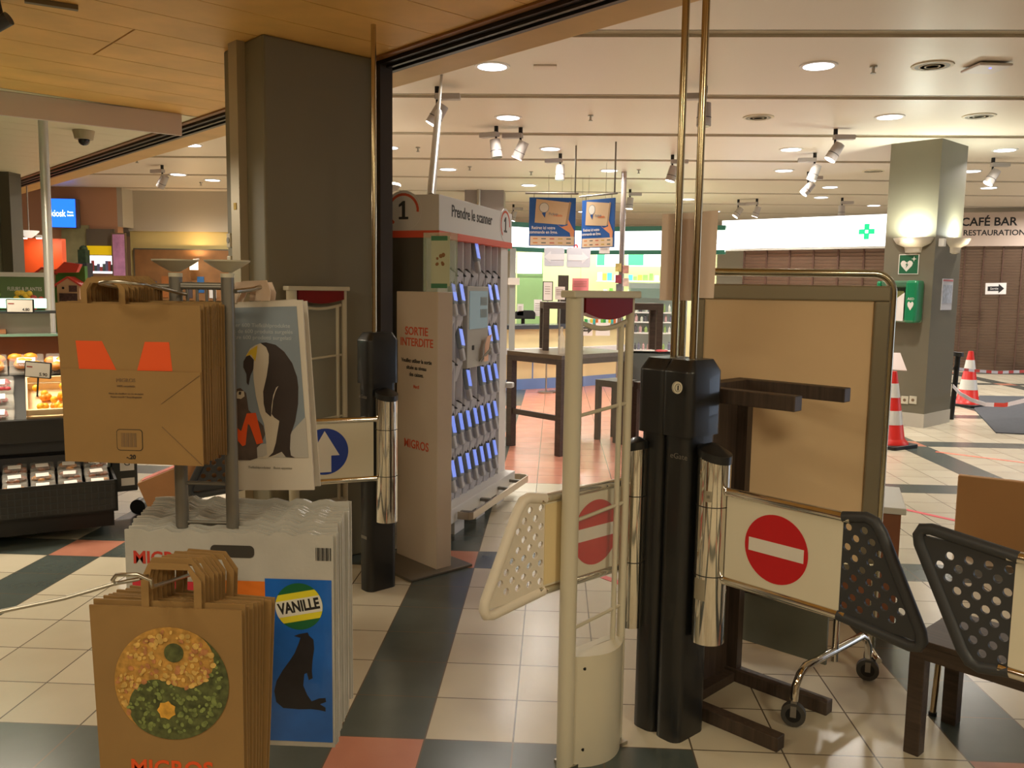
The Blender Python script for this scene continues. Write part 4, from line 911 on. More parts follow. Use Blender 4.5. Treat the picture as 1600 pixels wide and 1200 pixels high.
# orange booth wall with two wall washers, blue sign
ow = thing('orange_partition', 'bright orange partition wall behind the display at far left', 'partition', Matrix.Translation((0, 11.5, 0)))
a, b = At(28, 372, 11.5), At(96, 372, 11.5)
MB().lo(a.x, 0, 0, b.x, .1, a.z).build('partition_body', mat('orange_wall', (222, 84, 36), .5), ow)
for px in (38, 61):
    p = At(px, 372, 11.2); o = MB().cyl((p.x, p.y, p.z), (p.x, p.y, p.z + .04), .04).build('wall_spot', white); MB().cyl((p.x, p.y, p.z - .008), (p.x, p.y, p.z), .034).build('bulb', lit, o)
    tag(o, '%s small round spotlight washing the orange wall' % ('left' if px < 50 else 'right'), 'spotlight'); area('orange_wall_lamp', (p.x, p.y, p.z - .02), .06, 1.6, (1, .8, .55), rot=(.35, 0, 0))
p = At(45, 362, 11.0); o = MB().lathe([(.03, -.08), (.08, -.04), (.12, .0), (.122, .012), (.02, .015)], (p.x, p.y, p.z), n=28).build('bowl_lamp', mat('bowl_lamp_glass', (240, 232, 220), .4, emit=.6), smooth=True); MB().cyl((p.x, p.y, p.z + .01), (p.x, p.y, ZM), .008, n=8).build('hanging_rod', steel, o); tag(o, 'white bowl lamp above the orange partition at far left', 'lamp')
bs = thing('blue_sign', 'lit blue square shop sign on the peach wall at left', 'sign', axes((1, .12, 0), (0, 0, 1), At(100, 333, 15.4)))
MB().lo(-.17 * 1.3, -.20 * 1.3, -.12, .18 * 1.3, .20 * 1.3, 0).build('sign_case', mat('sign_case_grey', (110, 96, 92), .5), bs); MB().lo(-.17 * 1.3, -.195 * 1.3, 0, .155 * 1.3, .195 * 1.3, .01).build('sign_face', mat('sign_face_blue', (30, 96, 240), .4, emit=2.2), bs)
wt_ = mat('sign_letter_glow', (225, 235, 255), .4, emit=3); text('kiosk', .17, wt_, bs, Matrix.Translation((-.10, -.01, .011)), sx=.72, bold=.001); text('Presse\nLoterie', .055, wt_, bs, Matrix.Translation((.115, -.01, .011)), sx=.7)
def flat(name, label, cat, px0, py0, px1, py1, Y, m, th=.03, frame=None, mk=None, **k):
    a, b = At(px0, py1, Y), At(px1, py0, Y); t = thing(name, label, cat, Matrix.Translation((a.x, Y, a.z)), **k)
    W_, H_ = b.x - a.x, b.z - a.z
    f = MB().lo(0, 0, 0, W_, th, H_).build('board', m if not frame else frame, t)
    if frame: MB().lo(.025, -.004, .025, W_ - .025, 0, H_ - .025).build('face', m, t)
    if mk: mk(t, W_, H_)
    return t
flat('picture_panel', 'large blurred beige and green picture panel right of the orange partition', 'picture', 98, 352, 138, 416, 15.55, mat('picture_beige_green', (168, 166, 122), .6, noise=.25, ns=3))
o = MB().box(0, 0, 0, .14, .14, .26).ball((0, 0, .14), .07, n=6).build('potted_plant', mat('plant_dark_green', (44, 62, 38), .8, noise=.4, ns=20)); o.location = At(131, 402, 14.9); MB().lo(-.1, -.1, -o.location.z, .1, .1, -.1).build('planter', dgrey, o); tag(o, 'dark green plant before the picture panel at left', 'plant')
def kiosk(t, W_, H_):
    MB().lo(.02, -.03, H_ * .42, W_ - .02, -.005, H_ * .62).build('yellow_band', mat('kiosk_yellow', (236, 196, 20), .5, emit=.35), t); MB().lo(.02, -.03, .0, W_ - .02, -.005, H_ * .40).build('lit_counter', mat('kiosk_glow', (236, 238, 246), .5, emit=1.3), t)
    for k in range(9): MB().lo(.05 + k * W_ / 10, -.05, .04, .05 + k * W_ / 10 + .05, -.032, .04 + random.uniform(.08, .2)).build('goods', mat('goods_%d' % (k % 3), ((120, 120, 160), (190, 90, 90), (90, 110, 110))[k % 3], .6), t)
flat('kiosk_front', 'kiosk opening with grey shutter, yellow band and bright white counter', 'kiosk', 137, 358, 178, 427, 15.52, mat('kiosk_shutter_grey', (112, 102, 86), .6), mk=kiosk)
flat('poster_stand', 'purple lit poster stand right of the kiosk opening', 'poster stand', 176, 364, 196, 438, 15.4, mat('poster_purple', (176, 120, 150), .5, noise=.25, ns=7, emit=.12), frame=mat('poster_frame_bronze', (140, 118, 92), .4, .5))
def fr2(t, W_, H_):
    cols = ((120, 66, 36), (60, 80, 110), (150, 90, 40), (90, 110, 90), (70, 60, 60), (40, 90, 140), (200, 196, 190))
    for k in range(9): MB().lo(.08 + k * (W_ - .2) / 9, -.02, .12 + .1 * (k % 2), .08 + k * (W_ - .2) / 9 + .13, -.006, .32 + .1 * (k % 3)).build('pinned_card', mat('card_%d' % (k % 7), cols[k % 7], .6), t)
flat('notice_case', 'long dark framed notice case on the yellow wall, lit by one lamp', 'notice case', 211, 390, 392, 474, 15.96, mat('notice_brown', (128, 88, 48), .6, noise=.2, ns=4), th=.08, frame=mat('case_frame_grey', (98, 96, 84), .4, .4), mk=fr2)
p = At(303, 414, 15.75); o = MB().cyl((p.x, p.y, p.z - .09), (p.x, p.y, p.z + .09), .075, n=20).build('cylinder_lamp', mat('cylinder_lamp_glow', (255, 226, 180), .4, emit=3.5), smooth=True)
MB().cyl((p.x, p.y, p.z + .09), (p.x, p.y + .29, p.z + .12), .02).build('bracket', white, o); tag(o, 'glowing cylinder wall lamp in front of the notice case', 'lamp'); area('wall_cylinder_lamp', (p.x, p.y + .02, p.z + .15), .08, 5, (1, .66, .34), rot=(math.pi, 0, 0))
MB().lo(0, 0, 0, 1, 1, 1).b.free()
a = At(357, 420, 7.2); sw = thing('wall_controls', 'two small ivory switches on a cream strip at the left edge of the grey column', 'switch', Matrix.Translation((0, 0, 0)))
for zz in (1.76, 1.64):
    p = D(s0_col - .40, t0_col - .011, zz); m_ = axes((1, -1, 0), (0, 0, 1), p); MB().box(0, 0, 0, .045, .075, .02).build('switch_plate', cream, sw, bevel=.004, M=m_); MB().prism(circ(.016, 24), .01, .013, m_).build('switch_ring', steelgrey, sw)
p = At(393, 345, 4.3); o = MB().box(0, 0, 0, .03, .002, .035).build('yellow_sticker', mat('sticker_yellow', (226, 190, 60), .6)); o.location = D(s0_col - .25, t0_col - .047, 1.93); o.rotation_euler.z = A45; tag(o, 'small yellow sticker on the strip at the left of the grey column', 'sticker')

# ---------------------------------------------------------------- pharmacy
fas = thing('pharmacy_fascia', 'long lit white pharmacy sign band edged in green, hanging under the ceiling', 'sign')
gb = mat('fascia_green', (40, 104, 84), .5); lw = mat('fascia_glow', (244, 250, 248), .5, emit=1.7); lwl = mat('fascia_letter', (226, 228, 232), .5, emit=1.2)
FP = [At(792, 370, 13.6), At(922, 375, 14.6), At(1134, 368, 13.9)]
for a, b in zip(FP, FP[1:]):
    for z0, z1, m_, th, nm_ in ((2.15, 2.52, lw, .10, 'light_band'), (2.49, 2.565, gb, .14, 'green_edge'), (2.115, 2.18, gb, .14, 'green_edge')):
        zz = (z0 + z1) / 2; MB().bar((a.x, a.y, zz), (b.x, b.y, zz), th, z1 - z0).build(nm_, m_, fas)
MM = axes(FP[2] - FP[1], (0, 0, 1), FP[1].lerp(FP[2], .78) + Vector((0, -.06, 0))); MM.translation.z = 2.33
text('PHARMACIE', .22, lwl, fas, MM, bold=.003)
text('n', .22, mat('fascia_red_letter', (236, 60, 60), .5, emit=.6), fas, axes(FP[1] - FP[0], (0, 0, 1), Vector((*FP[0].lerp(FP[1], .82)[:2], 2.23)) + Vector((0, -.07, 0))), bold=.006)
# second sign box over the left shutter
a, b = At(1128, 370, 14.1), At(1388, 360, 12.6)
sc2 = thing('white_sign_box', 'big glowing white sign box with a green cross over the left shutter', 'sign', axes(b - a, (0, 0, 1), (a.x, a.y, 2.17)) if False else axes((b.x - a.x, b.y - a.y, 0), (0, 0, 1), (a.x, a.y, At(1128, 392, 14.1).z)))
SL = Vector((b.x - a.x, b.y - a.y)).length; SH = At(1128, 345, 14.1).z - At(1128, 392, 14.1).z
MB().lo(0, 0, -.14, SL, SH, 0).build('sign_case', mat('sign_case_pale', (206, 204, 196), .5), sc2); MB().lo(.0, .03, 0, SL, SH, .01).build('sign_face', mat('sign_face_glow', (246, 250, 250), .5, emit=1.8), sc2)
crx, cry = SL * .885, SH * .5; crm = mat('cross_green', (20, 196, 130), .5, emit=.9)
for dx, dy in ((0, 1), (0, -1), (1, 0), (-1, 0)):
    MB().prism([(crx + dx * .05 - .035 * (dy != 0) - .0, cry + dy * .05 - .035 * (dx != 0)), (crx + dx * .05 + .035 * (dy != 0), cry + dy * .05 - .035 * (dx != 0) * -1 if False else cry + dy * .05 - (.035 if dx else 0)), ] [:0] + ([(crx - .036, cry + dy * .022), (crx + .036, cry + dy * .022), (crx + .036, cry + dy * .11), (crx - .036, cry + dy * .11)] if dy else [(crx + dx * .022, cry - .036), (crx + dx * .11, cry - .036), (crx + dx * .11, cry + .036), (crx + dx * .022, cry + .036)]), .011, .016).build('cross_arm', crm, sc2)
text('PHARMACIE', .22, lwl, sc2, Matrix.Translation((SL * .13, SH * .45, .011)), bold=.002)
# shutters
shm = mat('shutter_brown', (118, 96, 80), .42, .2, noise=.05, ns=3)
def shutter(name, label, P, Q, z0, z1, n, sheet=None):
    P = Vector((P[0], P[1], 0)); Q = Vector((Q[0], Q[1], 0)); L = (Q - P).length; t = thing(name, label, 'shutter', axes(Q - P, Vector((0, 0, 1)).cross(Q - P), P))
    b = MB(); h = (z1 - z0) / n
    for k in range(n): b.bar((0, -.01, z0 + (k + .5) * h), (L, -.01, z0 + (k + .5) * h), .012, h * .96, up=(0, -.35, 1))
    b.build('slats', shm, t)
    for x in [L * k / 6 for k in range(7)]: MB().lo(x - .012, -.035, z0, x + .012, -.022, z1).build('guide_strap', mat('shutter_strap', (96, 70, 58), .5, .2), t)
    return t
shutter('roller_shutter', 'brown roller shutter behind the display board, below the white sign box', At(1164, 400, 13.95), At(1392, 400, 12.7), 0, At(1164, 392, 13.95).z, 42)
shA, shB = At(1478, 400, 17.9), At(1660, 400, 17.3); zsh = At(1500, 384, 17.6).z
shutter('roller_shutter', 'brown roller shutter at right below the CAFÉ BAR sign', shA, shB, 0, zsh, 44)
cs_ = thing('cafe_sign', 'pale sign band reading CAFÉ BAR above the right shutter', 'sign', axes((shB.x - shA.x, shB.y - shA.y, 0), (0, 0, 1), (shA.x, shA.y - .1, zsh)))
MB().lo(0, 0, -.1, 2.6, .66, 0).build('sign_board', mat('cafe_board', (206, 186, 172), .6), cs_)
cm = lambda px, py: cs_.matrix_world.inverted() @ At(px, py, 17.6)
bpy.context.view_layer.update()
q = cm(1545, 347); text('CAFÉ BAR', .225, ink, cs_, Matrix.Translation((q.x, q.y, .001)), bold=.005, sx=.98)
q = cm(1543, 364); text('PETITE RESTAURATION', .15, ink, cs_, Matrix.Translation((q.x - .13, q.y, .001)), bold=.003, sx=1.0)
sh_ = bpy.data.objects['roller_shutter.001']; pA_ = At(1556, 451, 17.3)
ar = thing('arrow_sheet', 'white sheet with black arrow reading Sortie taped on the right shutter', 'paper', axes((1, -.1, .03), (0, 0, 1), pA_))
MB().lo(-.19, -.11, -.004, .19, .11, 0).build('sheet', paperm, ar)
def arrow_poly(s): return [(-.15 * s, -.045 * s), (.05 * s, -.045 * s), (.05 * s, -.09 * s), (.15 * s, 0), (.05 * s, .09 * s), (.05 * s, .045 * s), (-.15 * s, .045 * s)]
aw = MB().prism(arrow_poly(1), 0, .002).build('arrow', ink, ar); text('Sortie', .06, paperm, aw, Matrix.Translation((-.03, 0, .0025)))
# back interior
gin = mat('pharmacy_green_wall', (206, 220, 158), .6)
phw = thing('pharmacy_back_wall', 'bright lime green back wall inside the pharmacy', 'partition', Matrix.Translation((0, 17.6, 0)))
a, b = At(800, 380, 17.6), At(1122, 380, 17.6); MB().lo(a.x, 0, 0, b.x, .1, 2.5).build('wall_panel', gin, phw)
MB().lo(At(1070, 380, 17.6).x, -.2, 0, At(1118, 380, 17.6).x, -.1, 2.5).build('cream_pier', mat('pier_cream', (216, 198, 150), .6), phw)
pwall = flat('green_partition', 'pale green partition at the left end of the pharmacy counter', 'partition', 807, 395, 849, 508, 15.2, mat('partition_green', (150, 190, 130), .6), th=.06)
flat('lit_window_panel', 'bright white lit panel above the pale green partition', 'light panel', 808, 395, 847, 427, 15.17, mat('panel_glow', (246, 250, 236), .5, emit=2.2))
flat('glass_pillar', 'grey glass door edge at the left of the pharmacy', 'pillar', 794, 388, 806, 607, 12.6, mat('glass_edge_grey', (160, 164, 160), .2, .2), th=.12)
MB().lo(At(794, 400, 12.5).x, -.05, At(800, 445, 12.5).z, At(812, 400, 12.5).x, -.01, At(800, 434, 12.5).z).build('white_plate', white, bpy.data.objects['glass_pillar'], M=Matrix.Translation(-bpy.data.objects['glass_pillar'].location + Vector((0, 12.6, 0))))
area('pharmacy_lamp', (0.4, 16.2, 2.9), 2.6, 95, (1, 1, .97), sy=1.2); area('pharmacy_lamp', (2.4, 16.2, 2.9), 2.0, 75, (1, 1, .97), sy=1.2)
# lit shelving with packs on the green wall
cl_ = ((60, 170, 90), (226, 236, 226), (240, 200, 60), (70, 190, 190), (230, 120, 60), (240, 240, 240), (120, 200, 80))
shelf_m = mat('pharmacy_shelf_white', (236, 238, 236), .4)
for si, (x0, x1, Yb, lab) in enumerate(((932, 968, 17.0, 'left'), (980, 1052, 17.0, 'right'))):
    a, b = At(x0, 412, Yb), At(x1, 412, Yb); zt_ = At(x0, 416, Yb).z
    t = thing('wall_shelf_unit', 'white wall shelf unit under a green and white lit header, %s one in the pharmacy' % lab, 'shelf', Matrix.Translation((a.x, Yb, 0))); W_ = b.x - a.x
    MB().lo(0, 0, zt_, W_, .05, At(x0, 413, Yb).z + .30).build('lit_header', mat('header_glow', (214, 244, 224), .5, emit=1.1), t)
    MB().lo(W_ * .02, -.01, zt_ + .02, W_ * .35, 0, zt_ + .26).build('green_field', mat('header_green', (60, 190, 110), .5, emit=.6), t)
    for k, z in enumerate((zt_ - .28, zt_ - .58, zt_ - .88)):
        MB().lo(0, -.30, z - .02, W_, .05, z).build('shelf_board', shelf_m, t)
        x = .02; j = 0
        while x < W_ - .09:
            w_ = random.uniform(.05, .09); h_ = random.uniform(.07, .16); ci = random.randrange(7)
            o = MB().lo(0, 0, 0, w_, .06, h_).build('medicine_box', mat('pack_%d' % ci, cl_[ci], .5)); o.location = (a.x + x, Yb - .2, z + .001)
            tag(o, 'small medicine box on the %s shelf of the %s wall unit' % (('upper', 'middle', 'lower')[k], lab), 'medicine box', 'boxes on the %s wall unit' % lab); x += w_ + random.uniform(.01, .05); j += 1
# glazed gondola with bottles right of the antenna
a, b = At(985, 460, 14.4), At(1062, 460, 14.4); gz = [At(1030, py, 14.4).z for py in (547, 520, 503, 488, 466)]
gt = thing('bottle_shelf_unit', 'pale shelf unit with cosmetics bottles seen right of the cream antenna', 'shelf', Matrix.Translation((a.x, 14.4, 0))); W_ = b.x - a.x
MB().lo(0, .3, 0, W_, .34, gz[4] + .25).build('back_panel', mat('unit_back_grey', (176, 186, 180), .5), gt); MB().lo(0, 0, 0, W_, .3, gz[0] - .06).build('base_box', mat('unit_base_dark', (70, 78, 76), .5), gt)
MB().lo(0, -.02, gz[4], W_, .3, gz[4] + .16).build('glass_front', mat('glass_front_green', (150, 180, 170), .2, alpha=.6), gt)
for k, z in enumerate(gz[:4]):
    MB().lo(0, 0, z - .02, W_, .3, z).build('shelf_board', shelf_m, gt); x = .03; j = 0
    while x < W_ - .05:
        cc = ((226, 220, 214), (196, 160, 160), (120, 120, 140), (210, 214, 200), (150, 176, 110), (90, 90, 96))[random.randrange(6)]; r = random.uniform(.018, .03); h_ = random.uniform(.08, .14)
        o = MB().lathe([(r, 0), (r, h_ * .7), (r * .45, h_ * .8), (r * .45, h_)], n=10).build('cosmetics_bottle', mat('bottle_%d_%d' % (cc[0], cc[1]), cc, .4), smooth=True); o.location = (a.x + x, 14.46, z + .001)
        tag(o, 'small cosmetics bottle on the %s shelf of the pale shelf unit' % ('lowest', 'second', 'third', 'top')[k], 'bottle', 'cosmetics bottles, %s shelf' % ('lowest', 'second', 'third', 'top')[k]); x += r * 2 + random.uniform(.015, .05); j += 1
# counter
ct = thing('pharmacy_counter', 'long pharmacy counter with pale wood front, dark worktop and blue base stripe', 'counter')
K0, K1 = Fl(790, 609), Fl(906, 603); K2 = Fl(972, 597)
dirc = K1 - K0
def cbar(P, Q, z0, z1, th, m_, nm_, off=0.): 
    d_ = (Q - P).normalized(); n_ = Vector((d_.y, -d_.x, 0)); P2 = P + n_ * off; Q2 = Q + n_ * off
    MB().bar((P2.x, P2.y, (z0 + z1) / 2), (Q2.x, Q2.y, (z0 + z1) / 2), th, z1 - z0).build(nm_, m_, ct)
zc1 = At(800, 508, K0.y).z; zc2 = At(800, 547, K0.y).z
pwd = mat('pale_wood_panel', (232, 212, 160), .5, noise=.04, ns=3); blu = mat('base_blue', (110, 140, 196), .5); cw_ = mat('counter_white', (226, 226, 230), .4); wt2 = mat('worktop_dark', (66, 70, 76), .25)
K0e = K0 - dirc * .6
for P, Q in ((K0e, K1), (K1, K2)):
    cbar(P, Q, .16, zc1 - .06, .12, pwd, 'front_panel'); cbar(P, Q, 0, .16, .14, blu, 'base_stripe'); cbar(P, Q, zc1 - .06, zc1, .5, wt2, 'worktop', -.12); cbar(P, Q, zc2 - .05, zc2 + .03, .3, cw_, 'lower_ledge', .08)
for f in (.35, .7, .95): P = K0.lerp(K1, f); MB().lo(P.x - .01, P.y - .08, .16, P.x + .01, P.y - .06, zc2 - .05).build('panel_joint', blu, ct)
for k, (x0, x1, y0, y1, arw) in enumerate(((903, 927, 505, 524, 1), (932, 953, 504, 525, 0))):
    a = At((x0 + x1) / 2, (y0 + y1) / 2, 13.42 if k else 13.28); t = thing('counter_notice', ('white notice with a black arrow reading Sortie on the counter front', 'white notice with small print and a tiny arrow on the counter front')[k], 'paper', axes((1, .22, 0), (0, 0, 1), a))
    MB().lo(-.12 if not arw else -.14, -.10, -.002, .11, .10, 0).build('sheet', paperm, t)
    w3 = MB().prism([(x - .0, y) for x, y in arrow_poly(.75 if arw else .2)], .0, .003, Matrix.Translation((0 if arw else .06, 0, 0))).build('arrow', ink, t)
    if arw: text('Sortie', .04, paperm, w3, Matrix.Translation((-.02, 0, .004)))
    else: MB().lo(-.09, -.012, 0, .02, .012, .002).build('print_line', mat('faint_red_print', (200, 150, 150), .6), t)
# things on and behind the counter
o = MB().prism([(-.2, 0), (.2, 0), (.2, .10), (.16, .14), (-.05, .14), (-.2, .08)], 0, .1, XZ).build('office_chair_back', mat('chair_black', (34, 34, 34), .7), bevel=.01); p = At(817, 498, 13.9); o.location = p; MB().cyl((0, .05, -p.z), (0, .05, 0), .03).build('chair_column', blackm, o); tag(o, 'rounded black chair back behind the left end of the counter', 'chair')
for k, (px0, py0, px1, py1, Y, lb) in enumerate(((834, 468, 847, 494, 13.9, 'curved white sheet standing behind the counter by the green partition'), (808, 475, 818, 493, 13.8, 'white folded sheet standing at the left end of the counter'), (849, 441, 863, 469, 12.6, 'framed white notice on a stand before the pharmacy, left one'), (867, 448, 883, 468, 12.7, 'white notice with text lines on a thin stand, right one'), (894, 435, 920, 455, 13.6, 'white and red card hanging below the arrow boards'), (936, 380, 953, 396, 12.0, 'small white card hanging under the right blue poster'))):
    a, b = At(px0, py1, Y), At(px1, py0, Y); m_ = paperm if k != 4 else mat('card_red_white', (222, 130, 136), .5)
    t = thing('notice_sheet', lb, 'paper', Matrix.Translation((a.x, Y, a.z))); MB().lo(0, 0, 0, b.x - a.x, .008, b.z - a.z).build('sheet', m_, t)
    if k == 2: MB().lo(-.012, .009, -.012, b.x - a.x + .012, .018, b.z - a.z + .012).build('frame', ink, t)
    if k in (2, 3): MB().cyl(((b.x - a.x) / 2, .02, -a.z), ((b.x - a.x) / 2, .02, .0), .012).build('stand_pole', steel, t); MB().cyl(((b.x - a.x) / 2, .02, -a.z), ((b.x - a.x) / 2, .02, -a.z + .02), .12).build('stand_foot', steel, t)
    for j in range(4): MB().lo(.02, -.002, (b.z - a.z) * (.35 + .13 * j), (b.x - a.x) - .03, 0, (b.z - a.z) * (.35 + .13 * j) + .006).build('text_line', greyink, t)
    if k in (4, 5): MB().cyl(((b.x - a.x) / 2, .004, b.z - a.z), ((b.x - a.x) / 2, .004, ZM - a.z), .003, n=6).build('hanging_wire', steel, t)
for k, (x0, x1, rev) in enumerate(((850, 882, True), (885, 923, False))):
    a, b = At(x0, 416 + k * 2, 13.3), At(x1, 387, 13.3); t = thing('arrow_board', 'grey-white board with a pale arrow pointing %s, hanging over the counter' % ('left' if rev else 'right'), 'sign', Matrix.Translation((a.x, 13.3, a.z)))
    W_, H_ = b.x - a.x, b.z - a.z; MB().prism(rrect(0, 0, W_, H_, .03), -.03, 0, XZ).build('board', mat('arrow_board_grey', (196, 198, 208), .4), t, bevel=.004)
    s_ = -1 if rev else 1; pat(t, [(W_ / 2 + s_ * x * 1.05, H_ / 2 + y) for x, y in arrow_poly(1)][::s_], mat('pale_arrow', (216, 216, 222), .5), 'pale_arrow', -.002, .001)
    for x in (.05, W_ - .05): MB().cyl((x, .01, H_), (x, .01, ZM - a.z), .003, n=6).build('hanging_wire', steel, t)
# dark coat-like display column behind the boards and yellow item
o = MB().lo(0, 0, 0, .17, .2, 1.75).build('dark_display_column', mat('display_dark_brown', (62, 52, 44), .8, noise=.4, ns=14, stretch=(6, 6, 1))); o.location = (At(872, 440, 13.9).x, 13.9, 0); tag(o, 'dark narrow display column behind the arrow boards', 'display')
b = At(893, 462, 13.7); o = MB().box(0, 0, 0, .12, .05, .16).build('yellow_pack', mat('pack_yellow', (240, 220, 50), .5)); o.location = b; tag(o, 'bright yellow pack left of the antenna top', 'pack'); o = MB().lo(-.06, -.03, -b.z, .06, .03, -.081).build('pack_stand', mat('stand_blue', (60, 70, 150), .5), o)
# packs lying along the counter top
for k in range(16):
    px = 915 + k * 4.0; P = K1.lerp(K2, min(1, (px - 906) / 66.)); cc = cl_[k % 7]
    o = MB().box(0, 0, .04, .05, .06, .08).build('counter_pack', mat('pack_%d' % (k % 7), cc, .5)); o.location = (P.x - .02, P.y + .08, zc1 + .001); tag(o, 'small pack in the row standing on the counter top', 'pack', 'packs on the pharmacy counter')
# slender mall pole with brochure pockets
p = At(970, 455, 12.9); o = MB().cyl((p.x, p.y, 0), (p.x, p.y, ZM), .04, n=24).build('mall_pole', mat('mall_pole_metal', (176, 164, 158), .25, .8), smooth=True); tag(o, 'slender metal pole with brochure pockets before the pharmacy', 'pole')
for k, (px, py, cc) in enumerate(((966, 418, (206, 190, 120)), (966, 436, (150, 60, 80)), (967, 450, (110, 110, 116)), (978, 421, (196, 150, 140)), (978, 441, (220, 200, 190)))):
    a = At(px, py, 12.82); t = MB().box(0, 0, 0, .085, .03, .12).build('brochure', mat('brochure_%d' % k, cc, .5, noise=.3, ns=12)); t.location = a; tag(t, 'brochure in a pocket of the slender pole, %s' % ('top left', 'middle left', 'bottom left', 'top right', 'bottom right')[k], 'brochure')
# blue posters hanging from a cross bar
def blue_poster(px0, py0, px1, py1, Y, ang, label):
    a, b = At(px0, py1, Y), At(px1, py0, Y); W_, H_ = (b.x - a.x) / math.cos(ang), b.z - a.z
    t = thing('hanging_poster', label, 'poster', axes((math.cos(ang), math.sin(ang), 0), (-math.sin(ang), math.cos(ang), 0), (a.x, Y, a.z)))
    bb = mat('poster_blue', (34, 92, 170), .5); MB().lo(0, 0, 0, W_, .02, H_).build('board', bb, t)
    pat(t, [(.03 * W_, 0.015 * H_), (.98 * W_, .015 * H_), (.98 * W_, .2 * H_), (.03 * W_, .2 * H_)], mat('poster_cream', (226, 200, 170), .6), 'logo_field', -.002)
    pat(t, [(.12 * W_, .48 * H_), (.78 * W_, .44 * H_), (.86 * W_, .9 * H_), (.15 * W_, .97 * H_)], mat('poster_parcel', (214, 186, 150), .6), 'parcel_print', -.002)
    pat(t, [(.78 * W_, .44 * H_), (.84 * W_, .47 * H_), (.9 * W_, .9 * H_), (.86 * W_, .92 * H_)], mat('parcel_side', (176, 146, 112), .6), 'parcel_side', -.0025)
    pat(t, [(.6 * W_, .45 * H_), (.7 * W_, .40 * H_), (.83 * W_, .43 * H_), (.84 * W_, .56 * H_), (.93 * W_, .40 * H_), (.98 * W_, .32 * H_), (.97 * W_, .2 * H_), (.9 * W_, .2 * H_), (.88 * W_, .28 * H_), (.74 * W_, .36 * H_)], mat('poster_hand', (222, 150, 106), .6), 'hand_print', -.003)
    lg = pat(t, [(.32 * W_ + x * .105 * W_, .79 * H_ + y * .105 * H_) for x, y in circ(1, 28)], mat('logo_ring', (110, 120, 130), .5), 'logo_ring', -.003)
    pat(lg, [(.32 * W_ + x * .095 * W_, .79 * H_ + y * .095 * H_) for x, y in circ(1, 28)], mat('poster_white', (224, 220, 210), .6), 'logo_face', -.0036)
    pat(lg, [(.27 * W_, .68 * H_), (.36 * W_, .70 * H_), (.34 * W_, .58 * H_)], mat('logo_blue', (30, 80, 150), .5), 'logo_pin', -.0042)
    text('Pickup', .05 * W_ / .6, mat('logo_text', (110, 120, 140), .6), lg, XF(.52 * W_, -.0045, .66 * H_), sx=.9); text('mobile', .04, mat('logo_orange', (230, 110, 50), .6), lg, XF(.62 * W_, -.0045, .63 * H_), name='logo_word')
    text('Retirez ici votre\ncommande en ligne.', .055 * W_ / .6, paperm, t, XF(.31 * W_, -.003, .33 * H_), sx=.85, bold=.001)
    for j in range(10):
        c = ((220, 130, 50), (90, 90, 90), (200, 90, 70), (196, 160, 60), (70, 90, 80))[j % 5]; x = (.09 + .18 * (j % 5)) * W_; z = (.055 + .085 * (j // 5)) * H_
        pat(t, [(x, z), (x + .1 * W_, z), (x + .1 * W_, z + .02 * H_), (x, z + .02 * H_)], mat('brand_%d' % (j % 5), c, .6), 'partner_mark', -.003)
    MB().cyl((-.05, .01, H_ + .05), (W_ + .03, .01, H_ + .05), .012, n=10).build('hanging_bar', steelgrey, t)
    for x in (.1 * W_, .9 * W_): MB().cyl((x, .01, H_), (x, .01, H_ + .05), .004, n=6).build('bar_clip', steelgrey, t)
    xm = W_ * .98 if ang < .3 else .02
    MB().cyl((xm, .01, H_ + .05), (xm, .01, ZM - a.z), .01, n=10).build('ceiling_rod', steelgrey, t)
    return t
blue_poster(826, 309, 900, 384, 10.6, 0.02, 'blue hanging poster showing a hand holding a parcel, left one, facing the camera')
blue_poster(908, 314, 957, 388, 10.7, -.80, 'blue hanging poster showing a hand holding a parcel, right one, turned aside')
# far column behind the station header
a, b = At(726, 320, 15.4), At(787, 320, 15.4)
struct(MB().lo(a.x, 15.4, 0, b.x, 15.9, ZM).build('wall_column_far', mat('far_column', (140, 128, 122), .6))); o = MB().cyl((At(748, 320, 15.3).x, 15.3, 0), (At(748, 320, 15.3).x, 15.3, ZM), .035, n=16).build('column_pipe', steel, smooth=True); tag(o, 'bright vertical pipe on the far column above the scanner station', 'pipe')

# ---------------------------------------------------------------- right column with its fittings
cc = Fl(1443, 668); cl = Fl(1385, 649); crr = Fl(1486, 652)
green_col = mat('column_olive', (112, 106, 88), .6, noise=.03, ns=2)
ctop = ZM + .02
cc = Fl(1442, 669); dl = Vector((-1, 1, 0)).normalized(); dr = Vector((1, 1, 0)).normalized()
CWL, CWR = .57, .74
poly = [cc, cc + dl * CWL, cc + dl * CWL + dr * CWR, cc + dr * CWR]
struct(MB().prism([(p.x, p.y) for p in poly], 0, ctop).build('wall_column_right', green_col))
cen = (poly[0] + poly[2]) / 2
struct(MB().prism([(cen.x + (p.x - cen.x) * 1.02, cen.y + (p.y - cen.y) * 1.02) for p in poly], 0, .16).build('baseboard_right', mat('skirting_grey', (186, 180, 168), .5)))
LF = axes(-dl, (0, 0, 1), cc + dl * 0)      # left face: local x towards the corner, normal outward
RF = axes(dr, (0, 0, 1), cc)
def onface(px, py, face):
    """point of the column face seen at a pixel"""
    n_ = face.to_3x3() @ Vector((0, 0, 1)); d_ = ray(px, py); t_ = (cc - EYEP).dot(n_) / d_.dot(n_); return EYEP + d_ * t_
def fthing(name, label, cat, px, py, face):
    m = face.copy(); m.translation = onface(px, py, face); return thing(name, label, cat, m)
